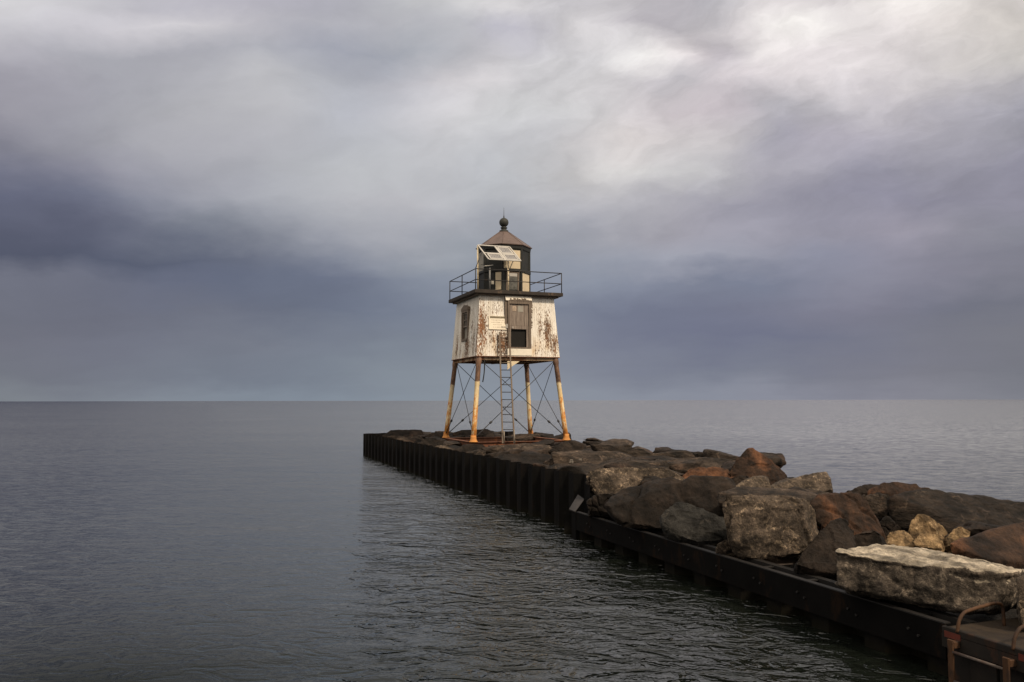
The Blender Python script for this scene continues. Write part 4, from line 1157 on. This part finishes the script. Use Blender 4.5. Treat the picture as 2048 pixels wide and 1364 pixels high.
    hexa(bm, [(dx0 - .08, yd - .005, Z(zd1 + .05)), (dx1 + .04, yd - .005, Z(zd1 + .05)), (dx1 + .04, -1.6, Z(zd1 + .05)), (dx0 - .08, -1.6, Z(zd1 + .05)),
              (dx0 - .12, yd + .06, Z(z1 - .005)), (dx1 + .04, yd + .06, Z(z1 - .005)), (dx1 + .04, -1.6, Z(z1 - .005)), (dx0 - .12, -1.6, Z(z1 - .005))])
    link('door_header', bm, M['white_wood'], root)
    bm = bmesh.new()
    box(bm, (dx0 - .04, yd - .015, Z(4.90)), (dx1 + .02, yd + .05, Z(zd0 - .07)), bev=.008)
    link('door_sill_board', bm, M['white_wood'], root)
    bm = bmesh.new()                                          # side plate left of the door
    box(bm, (dx0 - .11, yd + .06, Z(6.22)), (dx0 - .005, yd + .16, Z(7.46)), bev=.006)
    link('side_plate', bm, M['brown_wood'], root)
    bm = bmesh.new()                                          # latch plate
    box(bm, (dx0 - .07, yd + .015, Z(6.06)), (dx0 + .0, yd + .06, Z(6.24)), bev=.004)
    link('latch_plate', bm, M['white_metal'], root)
    bm = bmesh.new()                                          # triangular bracket under the sill
    bx = dx0 - .02
    for x in (bx,):
        v = [(x, yd + .02, Z(4.66)), (x + .55, yd + .02, Z(4.66)), (x, yd + .02, Z(4.30))]
        w = [(p[0], p[1] + .03, p[2]) for p in v]
        va = [bm.verts.new(p) for p in v]; wa = [bm.verts.new(p) for p in w]
        bm.faces.new(va); bm.faces.new(list(reversed(wa)))
        for k in range(3):
            bm.faces.new((va[k], wa[k], wa[(k + 1) % 3], va[(k + 1) % 3]))
    bmesh.ops.recalc_face_normals(bm, faces=list(bm.faces))
    link('bracket', bm, M['cream_post'], root)
    # --- window on the left wall (-x), upright
    xw = -wall(5.62) - 0.02
    wy0, wy1 = -0.36, 0.36
    zw0, zw1 = 5.70, 6.86
    bm = bmesh.new()
    box(bm, (xw, wy0 - .13, Z(zw0 - .10)), (-1.5, wy0, Z(zw1 + .10)), bev=.006)
    box(bm, (xw, wy1, Z(zw0 - .10)), (-1.5, wy1 + .13, Z(zw1 + .10)), bev=.006)
    box(bm, (xw - .03, wy0 - .0, Z(zw0 - .10)), (-1.5, wy1 + .0, Z(zw0)), bev=.006)
    box(bm, (xw, wy0, Z(zw1)), (-1.5, wy1, Z(zw1 + .10)), bev=.006)
    win = link('window', bm, M['brown_wood'], root)
    bm = bmesh.new()                                          # low pediment
    pr = [(wy0 - .16, zw1 + .102), (wy1 + .16, zw1 + .102), (wy1 + .13, zw1 + .22), (0.0, zw1 + .34), (wy0 - .13, zw1 + .22)]
    va = [bm.verts.new((xw - .01, y, Z(z))) for y, z in pr]; wa = [bm.verts.new((-1.5, y, Z(z))) for y, z in pr]
    bm.faces.new(va); bm.faces.new(list(reversed(wa)))
    for k in range(5):
        bm.faces.new((va[k], wa[k], wa[(k + 1) % 5], va[(k + 1) % 5]))
    bmesh.ops.recalc_face_normals(bm, faces=list(bm.faces))
    link('pediment', bm, M['brown_wood'], win)
    bm = bmesh.new()
    zm = 6.22
    for lo, hi in (((xw + .05, wy0 + .002, Z(zm)), (xw + .09, wy1 - .002, Z(zm + .05))), ((xw + .05, wy0 + .002, Z(zw1 - .06)), (xw + .09, wy1 - .002, Z(zw1 - .002))),
                   ((xw + .05, wy0 + .002, Z(zm + .05)), (xw + .09, wy0 + .06, Z(zw1 - .06))), ((xw + .05, wy1 - .06, Z(zm + .05)), (xw + .09, wy1 - .002, Z(zw1 - .06))),
                   ((xw + .055, -.012, Z(zm + .05)), (xw + .085, .012, Z(zw1 - .06))), ((xw + .055, wy0 + .06, Z(6.52)), (xw + .085, -.012, Z(6.545))), ((xw + .055, .012, Z(6.52)), (xw + .085, wy1 - .06, Z(6.545)))):
        box(bm, lo, hi)
    link('sash', bm, M['grey_wood'], win)
    bm = bmesh.new()
    box(bm, (xw + .095, wy0 + .004, Z(zm + .003)), (xw + .10, wy1 - .004, Z(zw1 - .003)))
    link('pane', bm, M['glass_grey'], win)
    bm = bmesh.new()
    for k in range(4):
        w = (wy1 - wy0) / 4
        box(bm, (xw + .13, wy0 + k * w + .004, Z(zw0 + .003)), (xw + .16, wy0 + (k + 1) * w - .006, Z(zm - .003)))
    link('inner_shutter', bm, M['grey_panel'], win)
    # --- gallery deck
    bm = bmesh.new()
    g = 2.015
    box(bm, (-g, -g, Z(7.505)), (g, g, Z(7.655)), bev=.01)
    gal = link('gallery_deck', bm, M['deck'], root)
    bm = bmesh.new()
    g2 = 1.86
    for lo, hi in (((-g2, -g2, Z(7.44)), (g2, -g2 + .07, Z(7.503))), ((-g2, g2 - .07, Z(7.44)), (g2, g2, Z(7.503))), ((-g2, -g2 + .07, Z(7.44)), (-g2 + .07, g2 - .07, Z(7.503))), ((g2 - .07, -g2 + .07, Z(7.44)), (g2, g2 - .07, Z(7.503)))):
        box(bm, lo, hi)
    link('cornice', bm, M['brown_wood'], gal)
    # --- railing
    g = 1.965
    zr = [8.06, 8.52]
    bm = bmesh.new()
    for z in zr:
        for i in range(4):
            a, c = CORN[i], CORN[(i + 1) % 4]
            tube(bm, [(a[0] * g, a[1] * g, Z(z)), (c[0] * g, c[1] * g, Z(z))], 0.020, 8)
    rail = link('railing', bm, M['black_steel'], root)
    post = None
    for x, y in [(a * g, b * g) for a, b in CORN] + [(0.0, -g), (0.0, g), (-g, 0.0), (g, 0.0)]:
        if post is None:
            bm = bmesh.new()
            tube(bm, [(0, 0, 0), (0, 0, 0.88)], 0.022, 8)
            post = p = link('post', bm, M['black_steel'], rail)
        else:
            p = post.copy(); COL.objects.link(p); p.parent = rail
        p.location = (x, y, Z(7.655))
    # --- lantern room, octagonal
    RL = 1.15
    ap = RL * math.cos(R(22.5))
    hwid = RL * math.sin(R(22.5))
    zl0, zl1 = 7.656, 9.80
    bm = bmesh.new()
    lathe(bm, [(RL, Z(zl0)), (RL, Z(zl1))], 8, phase=R(22.5), smooth=False)
    lant = link('lantern_room', bm, M['black_paint'], root)
    def facet(bm, ang, u0, u1, za, zb_, d0, d1, bev=0.0):
        """box on the facet facing `ang`: u along it (seen from outside left to right), d outwards"""
        A = R(ang)
        n = Vector((math.cos(A), math.sin(A), 0)); tt = Vector((-math.sin(A), math.cos(A), 0))
        MM = Matrix(((tt.x, n.x, 0, 0), (tt.y, n.y, 0, 0), (0, 0, 1, 0), (0, 0, 0, 1)))
        box(bm, (u0, ap + d0, Z(za)), (u1, ap + d1, Z(zb_)), 0, MM, bev)
    h = hwid
    # corner posts and belts
    bm = bmesh.new()
    for k in range(8):
        A = R(22.5 + 45 * k)
        tube(bm, [(RL * .995 * math.cos(A), RL * .995 * math.sin(A), Z(zl0)), (RL * .995 * math.cos(A), RL * .995 * math.sin(A), Z(zl1))], 0.055, 8, caps=False)
    lathe(bm, [(RL + .01, Z(8.62)), (RL + .06, Z(8.64)), (RL + .06, Z(8.74)), (RL + .01, Z(8.76))], 8, phase=R(22.5), smooth=False, cap=False)
    lathe(bm, [(RL + .01, Z(7.657)), (RL + .05, Z(7.66)), (RL + .05, Z(7.76)), (RL + .01, Z(7.78))], 8, phase=R(22.5), smooth=False, cap=False)
    lathe(bm, [(RL + .01, Z(9.62)), (RL + .05, Z(9.66)), (RL + .07, Z(9.79)), (RL + .01, Z(9.80))], 8, phase=R(22.5), smooth=False, cap=False)
    link('lantern_frame', bm, M['black_paint'], lant)
    def panel(name, ang, u0, u1, za, zb_, mat, d=0.012):
        bm = bmesh.new()
        facet(bm, ang, u0, u1, za, zb_, 0.002, d)
        return link(name, bm, M[mat], lant)
    panel('lantern_panel', 270, -h + .02, h - .06, 8.77, 9.58, 'cream_panel')
    panel('lantern_panel', 180, -h + .08, h - .05, 8.66, 9.60, 'grey_panel')
    panel('lantern_panel', 90, -h + .06, h - .06, 8.77, 9.58, 'cream_panel')
    panel('lantern_panel', 0, -h + .06, h - .06, 8.77, 9.58, 'black_paint')
    panel('lower_panel', 225, h - .34, h - .06, 7.83, 8.60, 'cream_panel')
    panel('lower_panel', 315, -h + .06, h - .06, 7.80, 8.62, 'cream_panel')
    panel('window_pane', 270, -h + .24, h - .20, 7.84, 8.57, 'glass_grey')
    bm = bmesh.new()
    facet(bm, 270, -h + .16, -h + .235, 7.80, 8.61, 0.004, 0.03)
    facet(bm, 270, h - .195, h - .12, 7.80, 8.61, 0.004, 0.03)
    facet(bm, 270, -h + .235, h - .195, 8.575, 8.61, 0.004, 0.03)
    link('window_frame', bm, M['brown_wood'], lant)
    panel('blind', 270, -h + .26, h - .21, 8.42, 8.56, 'white_metal', 0.018)
    bm = bmesh.new()
    facet(bm, 225, -h + .05, h - .38, 7.80, 8.60, 0.002, 0.02)
    link('lantern_door', bm, M['black_paint'], lant)
    # lantern roof with finial
    bm = bmesh.new()
    RE = 1.27
    lathe(bm, [(RL, Z(9.795)), (RE, Z(9.815)), (RE + .01, Z(9.85)), (RE * .96, Z(9.885)), (0.23, Z(10.58))], 8, phase=R(22.5), smooth=False)
    roof = link('lantern_roof', bm, M['roof'], root)
    bm = bmesh.new()
    for k in range(8):                                        # standing seams on the hips
        A = R(22.5 + 45 * k)
        tube(bm, [(RE * .955 * math.cos(A), RE * .955 * math.sin(A), Z(9.89)), (0.23 * math.cos(A), 0.23 * math.sin(A), Z(10.585))], 0.014, 6)
    link('hip_seams', bm, M['roof'], roof)
    bm = bmesh.new()
    prof = [(0.20, 10.55), (0.215, 10.60), (0.20, 10.66), (0.13, 10.68), (0.115, 10.74), (0.15, 10.76), (0.155, 10.80), (0.11, 10.815), (0.10, 10.84)]
    zc, rb = 11.03, 0.212
    prof += [(rb * math.cos(R(a)), zc + rb * math.sin(R(a))) for a in range(-60, 82, 10)]
    prof += [(0.03, zc + rb + .01), (0.022, zc + rb + .09), (0.012, zc + rb + .12), (0.005, 11.72)]
    lathe(bm, [(r, Z(z)) for r, z in prof], 24)
    link('finial', bm, M['finial'], roof)
    # cable hanging beside the near leg
    bm = bmesh.new()
    pts = []
    for k in range(9):
        f = k / 8
        pts.append((-TB + .24 - 0.03 * f + .05 * math.sin(f * 2.4) - .10 * f, -TB - .02 - .05 * f, Z(4.72) - f * 0.95))
    tube(bm, pts, 0.025, 8)
    link('cable', bm, M['cable'], root)
    return root
LH = build_lighthouse()

def lh(x, y, z):
    """lighthouse frame -> world, z in world metres"""
    return Vector((LH_C.x, LH_C.y, 0)) + AX_B * x + AX_A * y + Vector((0, 0, z))

# ------------------------------------------------------------------ sign on the front wall
def build_sign():
    z0, z1, b0, b1 = 4.865, 7.50, 1.89, 1.70
    lean = math.atan((b0 - b1) / (z1 - z0))
    zc = 6.28
    yw = -(b0 + (b1 - b0) * (zc - z0) / (z1 - z0)) - 0.03
    p = lh(-0.93, yw, zc)
    root = thing('sign', 'white notice board with dark top band and faded print on the lighthouse front wall', 'sign', p, TH)
    root.rotation_euler = (-lean, 0, TH)
    w, h = 0.41, 0.29
    bm = bmesh.new()
    box(bm, (-w, -.006, -h), (w, .010, h), bev=.003)
    link('board', bm, M['sign'], root)
    bm = bmesh.new()
    for lo, hi in (((-w, -.010, -h), (w, -.0065, -h + .012)), ((-w, -.010, h - .012), (w, -.0065, h)), ((-w, -.010, -h + .012), (-w + .012, -.0065, h - .012)), ((w - .012, -.010, -h + .012), (w, -.0065, h - .012))):
        box(bm, lo, hi)
    link('border', bm, M['sign_ink'], root)
    bm = bmesh.new()
    box(bm, (-w + .06, -.009, h - .10), (w - .05, -.0065, h - .02))
    link('band', bm, M['sign_band'], root)
    rnd = random.Random(4)
    bm = bmesh.new()
    for zl, xa, xb in ((0.115, -.30, .30), (0.015, -.31, .33), (-.085, -.22, .16), (-.185, -.22, .10)):
        x = xa
        while x < xb:
            wl = rnd.uniform(.02, .036)
            if rnd.random() > .14:
                hh = rnd.uniform(.016, .024)
                box(bm, (x, -.0085, zl - hh), (x + wl * .3, -.0065, zl + hh))
                box(bm, (x + wl * .3, -.0085, zl - hh * rnd.uniform(.1, 1)), (x + wl * .8, -.0065, zl + hh * rnd.uniform(.0, .9) + .001))
            x += wl
    link('faded_print', bm, M['sign_ink'], root)
    cu = bpy.data.curves.new('letters', 'FONT')
    cu.body = 'BSA'
    cu.size = 0.12
    cu.extrude = 0.001
    cu.align_x = 'CENTER'
    cu.align_y = 'CENTER'
    t = bpy.data.objects.new('letters', cu)
    COL.objects.link(t)
    dg = bpy.context.evaluated_depsgraph_get()
    me = bpy.data.meshes.new_from_object(t.evaluated_get(dg))
    bpy.data.objects.remove(t)
    o = bpy.data.objects.new('letters', me)
    COL.objects.link(o)
    me.materials.clear(); me.materials.append(M['sign_black'])
    o.parent = root
    o.location = (0.25, -.0085, -.185)
    o.rotation_euler = (R(90), 0, 0)
build_sign()

# ------------------------------------------------------------------ solar array, instrument post, ladder
def build_solar():
    bl, br = at(977.5, 519.2, 34.42), at(1041.5, 522.6, 34.92)
    tl, tr = at(955.6, 490.9, 34.96), at(1020.5, 496.0, 35.38)
    c = bl
    ex = (br - bl); W_ = ex.length; ex.normalize()
    ey = (tl - bl); H_ = ey.length; ey = (ey - ex * ey.dot(ex)).normalized()
    shear = (tl - bl).dot(ex)
    ez = ex.cross(ey)
    root = thing('solar_array', 'tilted white solar panel frame with one empty bay on the lighthouse gallery', 'solar panel', (0, 0, 0))
    RM = Matrix((ex, ey, ez)).transposed().to_4x4()
    base = lh(-1.2, -1.9, 7.66)
    root.location = base
    loc = Matrix.Translation(bl - base) @ RM
    Hh = math.sqrt(max(H_ ** 2 - shear ** 2, .01))
    def P(u, v, w):                                           # u 0..1 across, v 0..1 up the slope, w out of plane
        return Vector((u * W_ + v * shear, v * Hh, w))
    def bar(bm, u0, v0, u1, v1, wd=.03, th=.035, w0=0.0):
        a, b_ = P(u0, v0, w0), P(u1, v1, w0)
        d = (b_ - a).normalized(); n = Vector((-d.y, d.x, 0)) * wd
        hexa(bm, [loc @ q for q in (a - n, b_ - n, b_ + n, a + n, a - n + Vector((0, 0, th)), b_ - n + Vector((0, 0, th)), b_ + n + Vector((0, 0, th)), a + n + Vector((0, 0, th)))])
    bm = bmesh.new()
    for q in ((0, 0, 1, 0), (0, 1, 1, 1), (0, 0, 0, 1), (1, 0, 1, 1)):
        bar(bm, *q, wd=.028)
    bar(bm, .53, 0.02, .53, .98, .045, .03)
    bar(bm, 0.02, .46, .51, .46, .024, .03)
    bar(bm, .55, .46, .98, .46, .024, .03)
    bmesh.ops.recalc_face_normals(bm, faces=list(bm.faces))
    link('frame', bm, M['white_metal'], root)
    for u0, u1, v0, v1 in ((.09, .47, .08, .40), (.59, .95, .07, .41), (.59, .93, .52, .93)):
        bm = bmesh.new()
        for q in ((u0, v0, u1, v0), (u0, v1, u1, v1), (u0, v0, u0, v1), (u1, v0, u1, v1)):
            bar(bm, *q, wd=.026, th=.02, w0=.012)
        bmesh.ops.recalc_face_normals(bm, faces=list(bm.faces))
        pf = link('panel_frame', bm, M['white_metal'], root)
        bm = bmesh.new()
        v = [P(u0, v0, .02), P(u1, v0, .02), P(u1, v1, .02), P(u0, v1, .02)]
        w = [q - Vector((0, 0, .008)) for q in v]
        hexa(bm, w + v)
        bmesh.ops.recalc_face_normals(bm, faces=list(bm.faces))
        cells = link('cells', bm, M['cells'], pf)
        cells.matrix_local = loc
    # posts stand on the deck edge
    def down(p):
        return Vector((p.x, p.y, 7.656))
    for top, px in ((tl, 955.6), (None, 1016.2)):
        if top is None:
            f = (1016.2 - 977.5) / (1041.5 - 977.5)
            top = bl.lerp(br, f) + Vector((0, 0.12, 0.0))
        bm = bmesh.new()
        tube(bm, [down(top) - base, top - base], 0.038, 10)
        link('post', bm, M['cream_post'], root)
    f = .62
    braces = [(bl.lerp(br, .76), lh(-.45, -1.93, 8.55)), (bl.lerp(br, .60), lh(-.48, -1.93, 8.60)), (tl.lerp(bl, .42), lh(-1.95, -1.93, 8.56))]
    for a, b_ in braces:
        bm = bmesh.new()
        tube(bm, [a - base, b_ - base], 0.018, 8)
        link('brace', bm, M['rod'], root)
build_solar()

def build_instrument():
    p = at(979.5, 577, 34.75); p.z = 7.656
    root = thing('instrument_post', 'grey post with small sloping shade and control box standing beside the solar panel', 'instrument post', p, TH)
    hz = at(979.5, 532.5, 34.75).z - 7.656
    bm = bmesh.new()
    tube(bm, [(0, 0, 0), (0, 0, hz)], 0.036, 10)
    link('post', bm, M['grey_metal'], root)
    bm = bmesh.new()
    hexa(bm, [(-.26, -.12, hz - .03), (.12, -.12, hz + .03), (.12, .14, hz + .05), (-.26, .14, hz - .01), (-.26, -.12, hz + .0), (.12, -.12, hz + .06), (.12, .14, hz + .08), (-.26, .14, hz + .02)])
    link('shade', bm, M['white_metal'], root)
    bm = bmesh.new()
    tube(bm, [(-.40, 0, hz + .05), (-.2, 0, hz + .05)], .012, 6)
    tube(bm, [(.1, 0, hz + .09), (.30, 0, hz + .09)], .012, 6)
    link('arm', bm, M['rod'], root)
    bm = bmesh.new()
    box(bm, (.04, -.10, .28), (.16, -.03, .44), bev=.008)
    box(bm, (.06, -.106, .30), (.14, -.101, .42))
    link('control_box', bm, M['grey_panel'], root)
build_instrument()

def build_ladder():
    base = at(1018.5, 886, 33.95)
    root = thing('ladder', 'long narrow metal ladder rising from the rocks to the lighthouse door', 'ladder', base)
    L0, L1 = at(1005.4, 886.6, 33.95) - base, at(999.0, 664, 34.50) - base
    R0, R1 = at(1028.6, 887, 33.98) - base, at(1018.3, 664, 34.56) - base
    LB = at(1008.6, 887, 33.93) - base
    LM = at(1008.0, 862, 33.90) - base
    for a, b_ in ((L0, L1), (R0, R1)):
        bm = bmesh.new()
        d = (b_ - a).normalized()
        x = (R1 - L1).normalized(); n = d.cross(x).normalized()
        q = [a - x * .029 - n * .038, a + x * .029 - n * .038, a + x * .029 + n * .038, a - x * .029 + n * .038]
        hexa(bm, q + [p + (b_ - a) for p in q])
        bmesh.ops.recalc_face_normals(bm, faces=list(bm.faces))
        link('stile', bm, M['ladder'], root)
    for a, b_ in ((LB, LM), (R0 + Vector((0.02, -.05, 0)), R0.lerp(R1, .12) + Vector((0.02, -.05, 0)))):
        bm = bmesh.new()
        tube(bm, [a, b_], 0.024, 8)
        link('foot_rail', bm, M['ladder_pale'], root)
    n = 15
    rung = None
    for k in range(n):
        f = (0.055 + k * (0.93 / (n - 1)))
        a, b_ = L0.lerp(L1, f), R0.lerp(R1, f)
        bm = bmesh.new()
        tube(bm, [a, b_], 0.0165, 8)
        link('rung', bm, M['rod'] if k < 10 else M['ladder'], root)
build_ladder()

# ------------------------------------------------------------------ landing and boat ladder at the lower right
def build_landing():
    s1, s0 = -10.36, -16.0
    t0, t1 = LOW_T - 0.06, 1.3
    root = thing('landing', 'rusty steel landing platform at the lower right corner below the pale slab', 'landing', W(-12, t0, 0), TH)
    off = lambda s, t, z: Vector((t - t0, s + 12, z))
    bm = bmesh.new()
    box(bm, off(s0, t0 + .06, 0.44), off(s1, t1, 0.56), bev=.01)
    link('deck_plate', bm, M['landing_top'], root)
    bm = bmesh.new()
    box(bm, off(s0, t0, 0.50), off(s1, t0 + .057, 0.575), bev=.008)
    box(bm, off(s0, t0 + .0, 0.36), off(s1, t0 + .012, 0.50))
    link('edge_angle', bm, M['landing_face'], root)
    bm = bmesh.new()
    rnd = random.Random(8)
    s = s0
    while s < s1 - .02:
        w = min(rnd.uniform(.18, .34), s1 - s)
        o = rnd.uniform(0, .05)
        box(bm, off(s, t0 + .05 + o, -1.2), off(s + w - .012, t0 + .12 + o, 0.43), bev=.006)
        s += w
    link('facing_planks', bm, M['landing_face'], root)
    for sa, sb in ((-10.40, -10.60), (-11.26, -11.42)):
        bm = bmesh.new()
        box(bm, off(sb, t0 - .006, 0.47), off(sa, t0 - .001, 0.535))
        link('paint_mark', bm, M['red_paint'], root)
build_landing()

def build_boat_ladder():
    tt = LOW_T - 0.16
    sa, sb = -10.56, -11.20
    root = thing('boat_ladder', 'orange rusted boat ladder with curved grab rails on the landing edge', 'ladder', W(sa, tt, 0), TH)
    off = lambda s, t, z: Vector((t - tt, s - sa, z))
    for s in (sa, sb):
        bm = bmesh.new()
        box(bm, off(s - .035, tt - .012, -1.0), off(s + .035, tt + .012, 0.49), bev=.006)
        box(bm, off(s - .035, tt + .012, 0.40), off(s + .035, tt + .10, 0.47), bev=.006)
        link('stile', bm, M['orange_rust'], root)
        bm = bmesh.new()
        pts = [off(s, tt + .10, 0.55), off(s, tt + .13, 0.66), off(s, tt + .19, 0.735), off(s, tt + .28, 0.765), off(s, tt + .55, 0.80), off(s, tt + .68, 0.805), off(s, tt + .745, 0.785), off(s, tt + .77, 0.73), off(s, tt + .775, 0.55)]
        # round the corners
        sm = []
        for i in range(len(pts) - 1):
            for k in range(4):
                f = k / 4
                p0 = pts[max(i - 1, 0)]; p1 = pts[i]; p2 = pts[i + 1]; p3 = pts[min(i + 2, len(pts) - 1)]
                sm.append(0.5 * ((2 * p1) + (p2 - p0) * f + (2 * p0 - 5 * p1 + 4 * p2 - p3) * f * f + (3 * p1 - p0 - 3 * p2 + p3) * f ** 3))
        sm.append(pts[-1])
        tube(bm, sm, 0.018, 10)
        link('grab_rail', bm, M['orange_rust'], root)
    z = 0.37
    while z > -0.6:
        bm = bmesh.new()
        tube(bm, [off(sa - .03, tt, z), off(sb + .03, tt, z)], 0.016, 8)
        link('rung', bm, M['beam_steel'], root)
        z -= 0.30
build_boat_ladder()
